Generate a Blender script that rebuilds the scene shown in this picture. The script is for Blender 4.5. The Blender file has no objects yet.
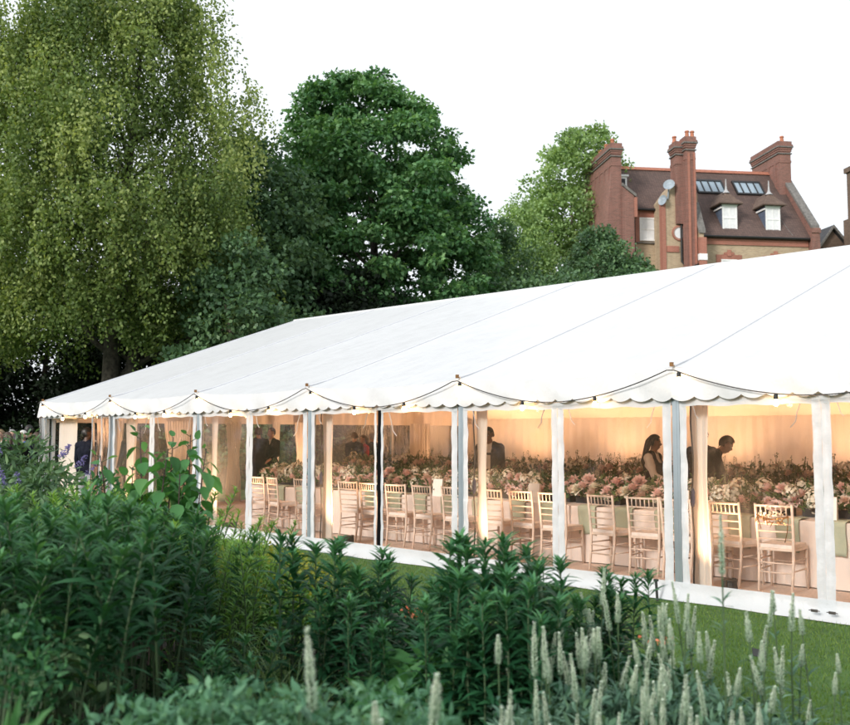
import bpy, bmesh, math, random
import numpy as np
from mathutils import Vector, Matrix
R = math.radians
SC = bpy.context.scene
COL = SC.collection
rng = np.random.default_rng(7)
random.seed(7)

# ------------------------------------------------------------------ camera
CAMH, PITCH, FPX = 1.711, 0.0745, 943.0
cam = bpy.data.cameras.new('camera'); camo = bpy.data.objects.new('camera', cam); COL.objects.link(camo)
camo.location = (0, 0, CAMH); camo.rotation_euler = (math.pi / 2 + PITCH, 0, 0)
cam.sensor_fit = 'HORIZONTAL'; cam.sensor_width = 36; cam.lens = 36 * FPX / 850
cam.clip_start = .05; cam.clip_end = 3000
cam.dof.use_dof = True; cam.dof.focus_distance = 12.0; cam.dof.aperture_fstop = 2.7
SC.camera = camo

# ------------------------------------------------------------------ sky, sun, exposure
SUN_EL, SUN_AZ = R(24), R(-140)          # sun high behind the camera's left shoulder, veiled by cloud
w = bpy.data.worlds.new('World'); SC.world = w; w.use_nodes = True
nt = w.node_tree; nt.nodes.clear()
sky = nt.nodes.new('ShaderNodeTexSky'); sky.sky_type = 'NISHITA'; sky.sun_disc = False
sky.sun_elevation = SUN_EL; sky.sun_rotation = SUN_AZ; sky.dust_density = 6; sky.air_density = 1.0
mixn = nt.nodes.new('ShaderNodeMix'); mixn.data_type = 'RGBA'; mixn.inputs[0].default_value = .8
mixn.inputs[7].default_value = (12.4, 13.0, 13.6, 1)          # thin white overcast
bgn = nt.nodes.new('ShaderNodeBackground'); bgn.inputs[1].default_value = .08
out = nt.nodes.new('ShaderNodeOutputWorld')
nt.links.new(sky.outputs[0], mixn.inputs[6]); nt.links.new(mixn.outputs[2], bgn.inputs[0]); nt.links.new(bgn.outputs[0], out.inputs[0])
sl = bpy.data.lights.new('sun', 'SUN'); sl.energy = 2.2; sl.angle = R(14); sl.color = (1, .96, .9)
so = bpy.data.objects.new('sun', sl); COL.objects.link(so)
sd = Vector((math.sin(SUN_AZ) * math.cos(SUN_EL), math.cos(SUN_AZ) * math.cos(SUN_EL), math.sin(SUN_EL)))
so.rotation_euler = sd.to_track_quat('Z', 'Y').to_euler(); so.location = (-20, -20, 30)
vs = SC.view_settings; vs.view_transform = 'Standard'; vs.look = 'None'; vs.gamma = 1; vs.use_curve_mapping = False
vs.exposure = 0.45
cy = SC.cycles
cy.max_bounces = 10; cy.diffuse_bounces = 5; cy.glossy_bounces = 3; cy.transmission_bounces = 4; cy.transparent_max_bounces = 16
cy.sample_clamp_indirect = 6; cy.caustics_reflective = False; cy.caustics_refractive = False; cy.use_denoising = True

# ------------------------------------------------------------------ helpers
def link(o): COL.objects.link(o); return o
def tag(o, label=None, cat=None, group=None, kind=None):
    if label: o['label'] = label
    if cat: o['category'] = cat
    if group: o['group'] = group
    if kind: o['kind'] = kind
    return o
def empty(name, loc=(0, 0, 0), rz=0, label=None, cat=None, group=None):
    o = bpy.data.objects.new(name, None); link(o); o.location = loc; o.rotation_euler = (0, 0, rz); o.empty_display_size = .1
    return tag(o, label, cat, group)
def kids(o): return [c for c in bpy.data.objects if c.parent == o]
def copy_tree(o, loc=None, rz=None, sc=None, label=None, parent=None, children=None):
    ch = KIDS.setdefault(o.name, kids(o))
    c = o.copy(); link(c); c.parent = parent
    if parent is not None: c.matrix_parent_inverse = o.matrix_parent_inverse.copy()
    if loc is not None: c.location = loc
    if rz is not None: c.rotation_euler = (0, 0, rz)
    if sc is not None: c.scale = (sc,) * 3 if not hasattr(sc, '__len__') else sc
    if label: c['label'] = label
    for k in ch: copy_tree(k, parent=c)
    return c
KIDS = {}

class MB:
    """collects shapes and builds ONE mesh object"""
    def __init__(s): s.v = []; s.f = []
    def add(s, vs, fs):
        n = len(s.v); s.v.extend([tuple(map(float, p)) for p in vs]); s.f.extend([tuple(n + i for i in f) for f in fs]); return s
    def box(s, a, b):
        (x0, y0, z0), (x1, y1, z1) = a, b
        return s.add([(x0,y0,z0),(x1,y0,z0),(x1,y1,z0),(x0,y1,z0),(x0,y0,z1),(x1,y0,z1),(x1,y1,z1),(x0,y1,z1)],
                     [(0,3,2,1),(4,5,6,7),(0,1,5,4),(1,2,6,5),(2,3,7,6),(3,0,4,7)])
    def cbox(s, c, d): return s.box([c[i]-d[i]/2 for i in range(3)], [c[i]+d[i]/2 for i in range(3)])
    def prism(s, poly, axis, a, b):
        """poly of 2-D points extruded along axis (0,1,2) from a to b"""
        n = len(poly)
        def pt(p, t):
            q = list(p); q.insert(axis, t); return q
        return s.add([pt(p, a) for p in poly] + [pt(p, b) for p in poly],
                     [tuple(range(n))[::-1], tuple(range(n, 2*n))] + [(i, (i+1) % n, n + (i+1) % n, n + i) for i in range(n)])
    def tube(s, pts, rad, seg=8, cap=True, flat=1.0):
        pts = [Vector(p) for p in pts]; n = len(pts)
        if not hasattr(rad, '__len__'): rad = [rad] * n
        base = len(s.v); prev = None
        for i, p in enumerate(pts):
            t = (pts[min(i+1, n-1)] - pts[max(i-1, 0)])
            t = t.normalized() if t.length > 1e-9 else Vector((0, 0, 1))
            if prev is None:
                u = t.cross(Vector((0, 1, 0)) if abs(t.y) < .9 else Vector((1, 0, 0))).normalized()
            else:
                u = prev - t * prev.dot(t); u = u.normalized() if u.length > 1e-6 else t.orthogonal().normalized()
            prev = u; vv = t.cross(u)
            for k in range(seg):
                a = 2 * math.pi * k / seg
                s.v.append(tuple(p + (u * math.cos(a) + vv * (math.sin(a) * flat)) * rad[i]))
        for i in range(n - 1):
            for k in range(seg):
                a = base + i * seg; k2 = (k + 1) % seg
                s.f.append((a + k, a + k2, a + seg + k2, a + seg + k))
        if cap:
            s.f.append(tuple(base + k for k in range(seg))[::-1]); s.f.append(tuple(base + (n-1)*seg + k for k in range(seg)))
        return s
    def lathe(s, prof, c=(0, 0, 0), seg=12):
        base = len(s.v); n = len(prof)
        for r, z in prof:
            for k in range(seg):
                a = 2 * math.pi * k / seg; s.v.append((c[0] + r * math.cos(a), c[1] + r * math.sin(a), c[2] + z))
        for i in range(n - 1):
            for k in range(seg):
                k2 = (k + 1) % seg; a = base + i * seg
                s.f.append((a + k, a + k2, a + seg + k2, a + seg + k))
        s.f.append(tuple(base + k for k in range(seg))[::-1]); s.f.append(tuple(base + (n-1)*seg + k for k in range(seg)))
        return s
    def ball(s, c, r, seg=10, rings=7):
        if not hasattr(r, '__len__'): r = (r, r, r)
        prof = [(math.sin(math.pi * (i + .02) / (rings + .04)), -math.cos(math.pi * (i + .02) / (rings + .04))) for i in range(rings + 1)]
        base = len(s.v); s.lathe(prof, (0, 0, 0), seg)
        for i in range(base, len(s.v)):
            x, y, z = s.v[i]; s.v[i] = (c[0] + x * r[0], c[1] + y * r[1], c[2] + z * r[2])
        return s
    def grid(s, fn, nu, nv):
        base = len(s.v)
        for i in range(nu + 1):
            for j in range(nv + 1): s.v.append(tuple(fn(i / nu, j / nv)))
        for i in range(nu):
            for j in range(nv):
                a = base + i * (nv + 1) + j; s.f.append((a, a + 1, a + nv + 2, a + nv + 1))
        return s
    def xf(s, M):
        s.v = [tuple(M @ Vector(p)) for p in s.v]; return s
    def build(s, name, m, parent=None, smooth=False, loc=None):
        me = bpy.data.meshes.new(name); me.from_pydata(s.v, [], s.f); me.update()
        if smooth: me.polygons.foreach_set('use_smooth', [True] * len(me.polygons))
        o = bpy.data.objects.new(name, me); me.materials.append(m); link(o); o.parent = parent
        if loc is not None: o.location = loc
        return o

TEMPL = {   # leaf templates: verts (along, across, lift), faces
    'quad': ([(0,0,0),(.45,.5,.06),(1,0,0),(.45,-.5,.06)], [(0,1,2,3)]),
    'tri': ([(0,.5,0),(1,0,0),(0,-.5,0)], [(0,1,2)]),
    'lance': ([(0,.06,0),(0,-.06,0),(.35,.5,.05),(.35,-.5,.05),(.7,.36,-.02),(.7,-.36,-.02),(1,0,-.16)], [(0,1,3,2),(2,3,5,4),(4,5,6)]),
    'broad': ([(0,0,0),(.12,.36,.05),(.4,.5,.09),(.75,.3,.02),(1,0,-.12),(.75,-.3,.02),(.4,-.5,.09),(.12,-.36,.05),(.4,0,-.02),(.75,0,-.05)],
              [(0,8,2,1),(8,9,3,2),(9,4,3),(0,7,6,8),(8,6,5,9),(9,5,4)]),
    'blade': ([(0,.5,0),(0,-.5,0),(.4,.42,.13),(.4,-.42,.13),(.75,.3,.08),(.75,-.3,.08),(1,0,-.12)], [(0,1,3,2),(2,3,5,4),(4,5,6)]),
    'lobed': ([(0,0,0),(.1,.42,.03),(.38,.3,.03),(.5,.55,-.02),(.68,.22,.02),(1,0,-.06),(.68,-.22,.02),(.5,-.55,-.02),(.38,-.3,.03),(.1,-.42,.03)],
              [(0,1,2,8,9),(2,3,4,6,7,8),(4,5,6)]),
}
def unit(a):
    return a / np.maximum(np.linalg.norm(a, axis=-1, keepdims=True), 1e-9)
def rdir(n, up=0.0, r=None):
    r = r or rng
    d = r.normal(size=(n, 3)); d[:, 2] += up; return unit(d)
def leaves(name, P, D, N, L, W, m, templ='quad', tint=None, parent=None, smooth=True):
    """many leaves of one plant as ONE mesh, a random 'tint' number per leaf"""
    P = np.asarray(P, float); n = len(P); D = unit(np.asarray(D, float)); N = np.asarray(N, float)
    S = unit(np.cross(N, D)); N = np.cross(D, S)
    L = np.broadcast_to(np.asarray(L, float), (n,))[:, None]; W = np.broadcast_to(np.asarray(W, float), (n,))[:, None]
    tv, tf = TEMPL[templ]; k = len(tv)
    V = np.empty((n, k, 3))
    for i, (a, b, c) in enumerate(tv): V[:, i] = P + D * (L * a) + S * (W * b) + N * (L * c)
    sizes = np.array([len(f) for f in tf]); idx = np.concatenate([np.array(f) for f in tf])
    loops = (np.arange(n)[:, None] * k + idx[None]).ravel().astype(np.int32)
    nf = len(tf); tot = np.tile(sizes, n); start = np.concatenate([[0], np.cumsum(tot)[:-1]]).astype(np.int32)
    me = bpy.data.meshes.new(name); me.vertices.add(n * k); me.vertices.foreach_set('co', V.ravel().astype(np.float32))
    me.loops.add(len(loops)); me.loops.foreach_set('vertex_index', loops)
    me.polygons.add(n * nf); me.polygons.foreach_set('loop_start', start)
    try: me.polygons.foreach_set('loop_total', tot.astype(np.int32))
    except Exception: pass
    me.update(calc_edges=True); me.validate()
    if smooth: me.polygons.foreach_set('use_smooth', np.ones(n * nf, bool))
    if tint is None: tint = rng.random(n)
    at = me.attributes.new('tint', 'FLOAT', 'FACE'); at.data.foreach_set('value', np.repeat(np.clip(tint, 0, 1), nf).astype(np.float32))
    me.materials.append(m)
    o = bpy.data.objects.new(name, me); link(o); o.parent = parent
    return o

# ------------------------------------------------------------------ materials
def newmat(name):
    m = bpy.data.materials.new(name); m.use_nodes = True; t = m.node_tree
    return m, t, t.nodes['Principled BSDF'], t.nodes['Material Output']
def ramp(t, fac, stops):
    r = t.nodes.new('ShaderNodeValToRGB'); e = r.color_ramp.elements
    while len(e) < len(stops): e.new(.5)
    for i, (p, c) in enumerate(stops): e[i].position = p; e[i].color = (*c, 1)
    t.links.new(fac, r.inputs[0]); return r.outputs[0]
def noise(t, scale, detail=4, vec=None, rough=.55):
    n = t.nodes.new('ShaderNodeTexNoise'); n.inputs['Scale'].default_value = scale; n.inputs['Detail'].default_value = detail; n.inputs['Roughness'].default_value = rough
    if vec is not None: t.links.new(vec, n.inputs['Vector'])
    return n.outputs['Fac']
def coords(t, scale=(1, 1, 1)):
    c = t.nodes.new('ShaderNodeTexCoord'); mp = t.nodes.new('ShaderNodeMapping'); mp.inputs['Scale'].default_value = scale
    t.links.new(c.outputs['Object'], mp.inputs[0]); return mp.outputs[0]
def bump(t, b, h, strength=.3, dist=.02):
    n = t.nodes.new('ShaderNodeBump'); n.inputs['Strength'].default_value = strength; n.inputs['Distance'].default_value = dist
    t.links.new(h, n.inputs['Height']); t.links.new(n.outputs[0], b.inputs['Normal'])
def mat(name, c, rough=.6, metal=0, var=.12, scale=6, bmp=0, c2=None, bdist=.01, spec=.5):
    """plain surface with procedural tone variation"""
    m, t, b, o = newmat(name); v = coords(t); f = noise(t, scale, 5, v)
    d = c2 or tuple(x * (1 - var * 2) for x in c); e = tuple(min(1, x * (1 + var)) for x in c)
    t.links.new(ramp(t, f, [(.3, d), (.7, e)]), b.inputs['Base Color'])
    b.inputs['Roughness'].default_value = rough; b.inputs['Metallic'].default_value = metal; b.inputs['Specular IOR Level'].default_value = spec
    if bmp: bump(t, b, noise(t, scale * 4, 4, v), bmp, bdist)
    return m
def leafmat(name, stops, rough=.5, trans=.35, spec=.4, through=(1.2, 1.15, .55)):
    m, t, b, o = newmat(name)
    a = t.nodes.new('ShaderNodeAttribute'); a.attribute_name = 'tint'
    c = ramp(t, a.outputs['Fac'], stops); t.links.new(c, b.inputs['Base Color'])
    b.inputs['Roughness'].default_value = rough; b.inputs['Specular IOR Level'].default_value = spec
    tr = t.nodes.new('ShaderNodeBsdfTranslucent'); mx = t.nodes.new('ShaderNodeMixShader'); mx.inputs[0].default_value = trans
    g = t.nodes.new('ShaderNodeMix'); g.data_type = 'RGBA'; g.blend_type = 'MULTIPLY'; g.inputs[0].default_value = 1; g.inputs[7].default_value = (*through, 1)
    t.links.new(c, g.inputs[6]); t.links.new(g.outputs[2], tr.inputs[0])
    t.links.new(b.outputs[0], mx.inputs[1]); t.links.new(tr.outputs[0], mx.inputs[2]); t.links.new(mx.outputs[0], o.inputs[0])
    return m
def emit(name, c, s):
    m, t, b, o = newmat(name); e = t.nodes.new('ShaderNodeEmission'); e.inputs[0].default_value = (*c, 1); e.inputs[1].default_value = s
    t.links.new(e.outputs[0], o.inputs[0]); return m
def cloth(name, c, trans=.25, rough=.8, wrinkle=.25, scale=3):
    m, t, b, o = newmat(name); v = coords(t); f = noise(t, scale, 4, v)
    t.links.new(ramp(t, f, [(.25, tuple(x * .9 for x in c)), (.75, c)]), b.inputs['Base Color']); b.inputs['Roughness'].default_value = rough
    if wrinkle: bump(t, b, noise(t, scale * 3, 3, v), wrinkle, .03)
    tr = t.nodes.new('ShaderNodeBsdfTranslucent'); tr.inputs[0].default_value = (*c, 1)
    mx = t.nodes.new('ShaderNodeMixShader'); mx.inputs[0].default_value = trans
    t.links.new(b.outputs[0], mx.inputs[1]); t.links.new(tr.outputs[0], mx.inputs[2]); t.links.new(mx.outputs[0], o.inputs[0]); return m
UPW = 190          # watts of one uplight
M = {}
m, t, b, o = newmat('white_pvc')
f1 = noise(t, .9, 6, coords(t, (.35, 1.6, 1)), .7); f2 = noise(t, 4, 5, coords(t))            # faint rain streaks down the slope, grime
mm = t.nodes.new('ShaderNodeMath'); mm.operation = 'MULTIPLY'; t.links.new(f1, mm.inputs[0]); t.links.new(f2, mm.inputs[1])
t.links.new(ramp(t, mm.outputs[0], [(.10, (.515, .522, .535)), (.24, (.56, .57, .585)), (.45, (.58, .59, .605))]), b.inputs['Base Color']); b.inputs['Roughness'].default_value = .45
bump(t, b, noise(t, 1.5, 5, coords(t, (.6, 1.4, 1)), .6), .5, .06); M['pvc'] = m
M['pvc_hem'] = cloth('white_pvc_hem', (.69, .715, .745), .25, .4, .35, 4)
M['lining'] = cloth('ivory_lining', (.86, .76, .66), .22, .9, .15, 2)
M['drape'] = cloth('ivory_drape', (.88, .8, .72), .3, .9, .2, 3)
M['alu'] = mat('brushed_aluminium', (.46, .52, .57), .35, .75, .06, 3)
M['seam'] = mat('roof_seam', (.62, .63, .66), .5, 0, .04)
M['black_rubber'] = mat('black_rubber', (.012, .012, .013), .6, 0, .1)
M['black_cloth'] = mat('black_cloth', (.004, .004, .005), .9, 0, .1, spec=.1)
M['brass'] = mat('dark_brass', (.25, .13, .05), .4, .6)
M['carpet'] = mat('matting', (.66, .53, .46), .95, 0, .08, 30, .3)
M['linen'] = cloth('blush_linen', (.82, .71, .65), .05, .9, .1, 4)
M['cover'] = mat('pale_seat_cover', (.82, .72, .66), .85, 0, .05, 20)
M['chairwood'] = mat('limewashed_wood', (.76, .61, .51), .5, 0, .10, 14)
M['sage'] = cloth('sage_linen', (.46, .50, .38), .1, .9, .15, 8)
M['card'] = mat('white_card', (.82, .80, .77), .7, 0, .03)
M['blueplug'] = mat('blue_plastic', (.02, .045, .13), .4)
M['cable'] = mat('black_cable', (.012, .012, .014), .5)
M['greycable'] = mat('grey_cable', (.06, .05, .045), .6)
M['bulb'] = emit('warm_bulb', (1, .60, .24), 60)
M['lens'] = emit('uplight_lens', (1, .62, .28), 30)
M['housing'] = mat('lamp_housing', (.03, .03, .03), .5)

# clear PVC window film: fresnel sheen over clear, slightly milky and creased
for nm_, lo_, hi_, ior_ in (('clear', .045, .30, 1.42), ('hazy', .15, .55, 1.55)):
    m, t, b, o = newmat(nm_ + '_pvc'); v = coords(t, (1, 1, .35))
    b.inputs['Base Color'].default_value = (.8, .8, .8, 1)
    gl = t.nodes.new('ShaderNodeBsdfGlossy'); gl.inputs['Roughness'].default_value = .06
    tp = t.nodes.new('ShaderNodeBsdfTransparent'); tp.inputs[0].default_value = (.97, .965, .95, 1)
    fr = t.nodes.new('ShaderNodeFresnel'); fr.inputs[0].default_value = ior_
    bp = t.nodes.new('ShaderNodeBump'); bp.inputs['Strength'].default_value = .25; bp.inputs['Distance'].default_value = .03
    t.links.new(noise(t, 3.5, 5, v, .65), bp.inputs['Height']); t.links.new(bp.outputs[0], gl.inputs['Normal']); t.links.new(bp.outputs[0], fr.inputs['Normal'])
    mx = t.nodes.new('ShaderNodeMixShader'); t.links.new(fr.outputs[0], mx.inputs[0]); t.links.new(tp.outputs[0], mx.inputs[1]); t.links.new(gl.outputs[0], mx.inputs[2])
    df = t.nodes.new('ShaderNodeBsdfTranslucent'); df.inputs[0].default_value = (.8, .8, .8, 1)
    mx2 = t.nodes.new('ShaderNodeMixShader')
    mr = t.nodes.new('ShaderNodeMapRange'); mr.inputs[1].default_value = .55; mr.inputs[2].default_value = .85; mr.inputs[3].default_value = lo_; mr.inputs[4].default_value = hi_
    t.links.new(noise(t, 2.2, 6, coords(t, (1.5, 1.5, .5)), .7), mr.inputs[0]); t.links.new(mr.outputs[0], mx2.inputs[0])
    t.links.new(mx.outputs[0], mx2.inputs[1]); t.links.new(df.outputs[0], mx2.inputs[2]); t.links.new(mx2.outputs[0], o.inputs[0]); M[nm_] = m

def brickmat(name, c1, c2, mortar, bw=.225, bh=.075, ms=.012):
    m, t, b, o = newmat(name)
    c = t.nodes.new('ShaderNodeTexCoord'); sx = t.nodes.new('ShaderNodeSeparateXYZ'); cx = t.nodes.new('ShaderNodeCombineXYZ'); ad = t.nodes.new('ShaderNodeMath')
    t.links.new(c.outputs['Object'], sx.inputs[0]); t.links.new(sx.outputs[0], ad.inputs[0]); t.links.new(sx.outputs[1], ad.inputs[1])
    t.links.new(ad.outputs[0], cx.inputs[0]); t.links.new(sx.outputs[2], cx.inputs[1])
    br = t.nodes.new('ShaderNodeTexBrick'); t.links.new(cx.outputs[0], br.inputs['Vector'])
    br.inputs['Color1'].default_value = (*c1, 1); br.inputs['Color2'].default_value = (*c2, 1); br.inputs['Mortar'].default_value = (*mortar, 1)
    br.inputs['Scale'].default_value = 1; br.inputs['Mortar Size'].default_value = ms; br.inputs['Brick Width'].default_value = bw; br.inputs['Row Height'].default_value = bh
    mm = t.nodes.new('ShaderNodeMix'); mm.data_type = 'RGBA'; mm.blend_type = 'MULTIPLY'; mm.inputs[0].default_value = 1
    t.links.new(br.outputs[0], mm.inputs[6]); t.links.new(ramp(t, noise(t, 1.3, 7, None, .7), [(.3, (.62, .6, .58)), (.65, (1, 1, 1))]), mm.inputs[7])
    t.links.new(mm.outputs[2], b.inputs['Base Color']); b.inputs['Roughness'].default_value = .85; bump(t, b, br.outputs['Fac'], -.4, .01)
    return m
M['redbrick'] = brickmat('red_brick', (.30, .125, .10), (.19, .085, .07), (.26, .17, .14))
M['redtrim'] = brickmat('bright_red_brick', (.44, .16, .11), (.36, .13, .09), (.40, .22, .17))
M['stock'] = brickmat('yellow_stock_brick', (.52, .39, .25), (.38, .27, .17), (.46, .39, .30))
M['darkbrick'] = brickmat('dark_brick', (.20, .13, .09), (.13, .085, .06), (.15, .11, .09))
M['tiles'] = brickmat('clay_tiles', (.16, .10, .085), (.11, .07, .062), (.06, .045, .04), .17, .11, .012)
M['slate'] = brickmat('dark_slate', (.07, .07, .08), (.05, .05, .055), (.03, .03, .03), .3, .2, .01)
M['ridge'] = mat('ridge_tile', (.36, .14, .09), .8)
M['paint'] = mat('white_paint', (.80, .80, .80), .5, 0, .03)
M['lead'] = mat('blue_lead', (.10, .13, .19), .6, 0, .15)
M['pot'] = mat('terracotta', (.42, .16, .09), .8)
M['stone'] = mat('weathered_stone', (.17, .16, .15), .85, 0, .2)
M['dish'] = mat('grey_metal_dish', (.28, .33, .38), .5)
M['gutter'] = mat('black_iron', (.015, .015, .016), .5)
m, t, b, o = newmat('window_glass'); b.inputs['Base Color'].default_value = (.25, .32, .38, 1); b.inputs['Roughness'].default_value = .08; b.inputs['Specular IOR Level'].default_value = .8
bump(t, b, noise(t, 2, 2, coords(t)), .05); M['glass'] = m
M['blind'] = mat('white_blind', (.74, .75, .77), .5, 0, .05)

M['bark'] = mat('bark', (.10, .085, .065), .9, 0, .35, 9, .6, bdist=.03)
M['shadebark'] = mat('shaded_grey_bark', (.055, .048, .038), .9, 0, .4, 7, .6, bdist=.03)  # bark darkened so its colour carries the shadow on the trunk
M['stem'] = mat('green_stem', (.055, .10, .04), .6, 0, .2)
M['redstem'] = mat('dark_red_stem', (.05, .022, .025), .6, 0, .2)
M['birchleaf'] = leafmat('birch_leaf', [(0, (0.065, 0.115, 0.03)), (0.5, (0.17, 0.25, 0.072)), (1, (0.36, 0.43, 0.155))], .5, .38, .3)
M['mapleleaf'] = leafmat('maple_leaf', [(0, (0.04, 0.12, 0.045)), (0.55, (0.1, 0.235, 0.088)), (1, (0.26, 0.46, 0.19))], .45, .32, .4)
M['limeleaf'] = leafmat('pale_leaf', [(0, (0.13, 0.22, 0.085)), (0.6, (0.26, 0.4, 0.16)), (1, (0.4, 0.54, 0.24))], .5, .42, .3)
M['bushleaf'] = leafmat('bush_leaf', [(0, (0.045, 0.1, 0.05)), (0.6, (0.1, 0.19, 0.09)), (1, (0.19, 0.31, 0.15))], .5, .3, .3)
M['yewshade'] = leafmat('shaded_yew_leaf', [(0, (.008, .014, .008)), (.7, (.014, .026, .012)), (1, (.022, .04, .018))], .6, .12, .2)  # near-black leaf colour holds the deep shade of the wood
M['goldenrod'] = leafmat('lance_leaf', [(0, (0.012, 0.06, 0.024)), (0.6, (0.034, 0.125, 0.05)), (1, (0.12, 0.29, 0.12))], .5, .34, .22)
M['lilyleaf'] = leafmat('lily_leaf', [(0, (0.012, 0.068, 0.03)), (0.6, (0.034, 0.135, 0.055)), (1, (0.1, 0.27, 0.11))], .48, .3, .25)
M['bigleaf'] = leafmat('heart_leaf', [(0, (0.046, 0.143, 0.046)), (0.6, (0.078, 0.234, 0.078)), (1, (0.156, 0.351, 0.13))], .5, .42, .25)
M['limegreen'] = leafmat('yellow_green_leaf', [(0, (0.08, 0.2, 0.045)), (0.6, (0.18, 0.37, 0.08)), (1, (0.34, 0.54, 0.13))], .5, .4)
M['yellowflower'] = leafmat('yellow_bract', [(0, (.28, .32, .04)), (1, (.48, .46, .06))], .6, .3)
M['grassblade'] = leafmat('long_grass', [(0, (0.1, 0.2, 0.07)), (0.6, (0.18, 0.32, 0.12)), (1, (0.32, 0.44, 0.22))], .5, .4)
M['blueleaf'] = leafmat('blue_green_leaf', [(0, (0.05, 0.14, 0.08)), (0.6, (0.1, 0.235, 0.135)), (1, (0.19, 0.36, 0.22))], .55, .3, .2)
M['spikegreen'] = leafmat('grey_green_leaf', [(0, (0.065, 0.143, 0.098)), (0.6, (0.111, 0.215, 0.15)), (1, (0.195, 0.338, 0.234))], .55, .3, .2)
M['spikewhite'] = leafmat('white_floret', [(0, (0.4, 0.54, 0.4)), (0.5, (0.74, 0.83, 0.7)), (1, (0.9, 0.92, 0.84))], .6, .3, .2, (1, 1, .95))
M['purple'] = leafmat('purple_floret', [(0, (.14, .12, .32)), (1, (.32, .28, .52))], .6, .3, .2, (1, 1, 1))
M['orange'] = leafmat('orange_petal', [(0, (.8, .12, .06)), (1, (.9, .35, .18))], .5, .3)
M['lawnblade'] = leafmat('lawn_blade', [(0, (0.075, 0.15, 0.03)), (0.6, (0.125, 0.22, 0.05)), (1, (0.21, 0.31, 0.09))], .55, .35, .2)
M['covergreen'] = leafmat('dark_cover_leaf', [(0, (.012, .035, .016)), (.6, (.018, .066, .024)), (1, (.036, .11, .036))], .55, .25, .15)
M['decor_leaf'] = leafmat('posy_leaf', [(0, (0.05, 0.1, 0.035)), (0.6, (0.1, 0.18, 0.065)), (1, (0.2, 0.29, 0.12))], .5, .25)
M['dusk_leaf'] = leafmat('dusky_leaf', [(0, (0.1, 0.14, 0.06)), (0.6, (0.2, 0.24, 0.11)), (1, (0.38, 0.37, 0.22))], .6, .25)
M['pinkpetal'] = leafmat('pink_petal', [(0, (0.82, 0.56, 0.52)), (1, (0.9, 0.74, 0.7))], .6, .25, .2, (1, .9, .85))
M['creampetal'] = leafmat('cream_petal', [(0, (0.78, 0.73, 0.6)), (1, (0.9, 0.87, 0.78))], .6, .25, .2, (1, .97, .85))
M['peachpetal'] = leafmat('peach_petal', [(0, (0.78, 0.58, 0.48)), (1, (0.88, 0.74, 0.64))], .6, .25, .2, (1, .9, .8))
m, t, b, o = newmat('lawn_ground'); v = coords(t)
t.links.new(ramp(t, noise(t, 2.5, 8, v, .7), [(.3, (.038, .095, .02)), (.7, (.07, .155, .035))]), b.inputs['Base Color']); b.inputs['Roughness'].default_value = .95
bump(t, b, noise(t, 60, 4, v), .6, .02); M['lawn'] = m
M['soil'] = mat('dark_soil', (.022, .016, .011), .95, 0, .35, 12, .8, bdist=.04)

# ------------------------------------------------------------------ positions in the marquee: a runs along its side, w across it
X0, D0, TH = 2.632, 9.836, .8007
def T(a, w, z=0): return (X0 - a * math.sin(TH) + w * math.cos(TH), D0 + a * math.cos(TH) + w * math.sin(TH), z)
FACE_IN = TH - math.pi / 2       # turns a thing's local +y to point into the marquee
def at(px, D): return (px - 425) / FPX * D

# ------------------------------------------------------------------ ground
g = MB().grid(lambda u, v: (-1500 + 3000 * u, -200 + 2700 * v, 0), 4, 4).build('lawn', M['lawn']); tag(g, kind='structure')
bed = [(-16, -2), (7, -2), (6.6, 4.1), (3.0, 4.5), (2.1, 5.2), (1.5, 6.3), (.6, 8.0), (-.6, 9.6), (-2.0, 11.2), (-3.6, 13.0), (-6, 15.6), (-9, 18.5), (-16, 19)]
g = MB().add([(x, y, .004) for x, y in bed], [tuple(range(len(bed)))]).build('soil_bed', M['soil']); tag(g, kind='structure')
# ------------------------------------------------------------------ brick house beyond the tent
HX, HY, HR = (693 - 425) / FPX * 60, 60, R(8)
house = empty('brick_house', (HX, HY, 0), HR, 'tall red and yellow brick house with tiled roof, two white dormers and big chimneys', 'house')
EV, RG, RY = 14.4, 19.8, 4.0            # eaves, ridge, ridge depth
k = (RG - EV) / (RY + .2)
def zr(y): return EV + (y + .2) * k      # height of the front slope
def P(name, mb, m, parent=house, **kw): return mb.build(name, M[m], parent, **kw)
P('wall', MB().box((.42, 0, 0), (8.2, 7.8, EV - .15)), 'stock')
P('wall', MB().box((-4.3, 1.62, 0), (.42, 7.8, zr(1.5) - .2)), 'stock')
P('brick_band', MB().box((.45, -.07, EV - .55), (8.15, .0, EV - .14)).box((.45, -.1, EV - .28), (8.15, -.071, EV - .16)), 'redtrim')
P('brick_band', MB().box((-3.3, 1.55, 16.15), (-1.75, 1.62, 16.38)), 'redtrim')
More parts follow.
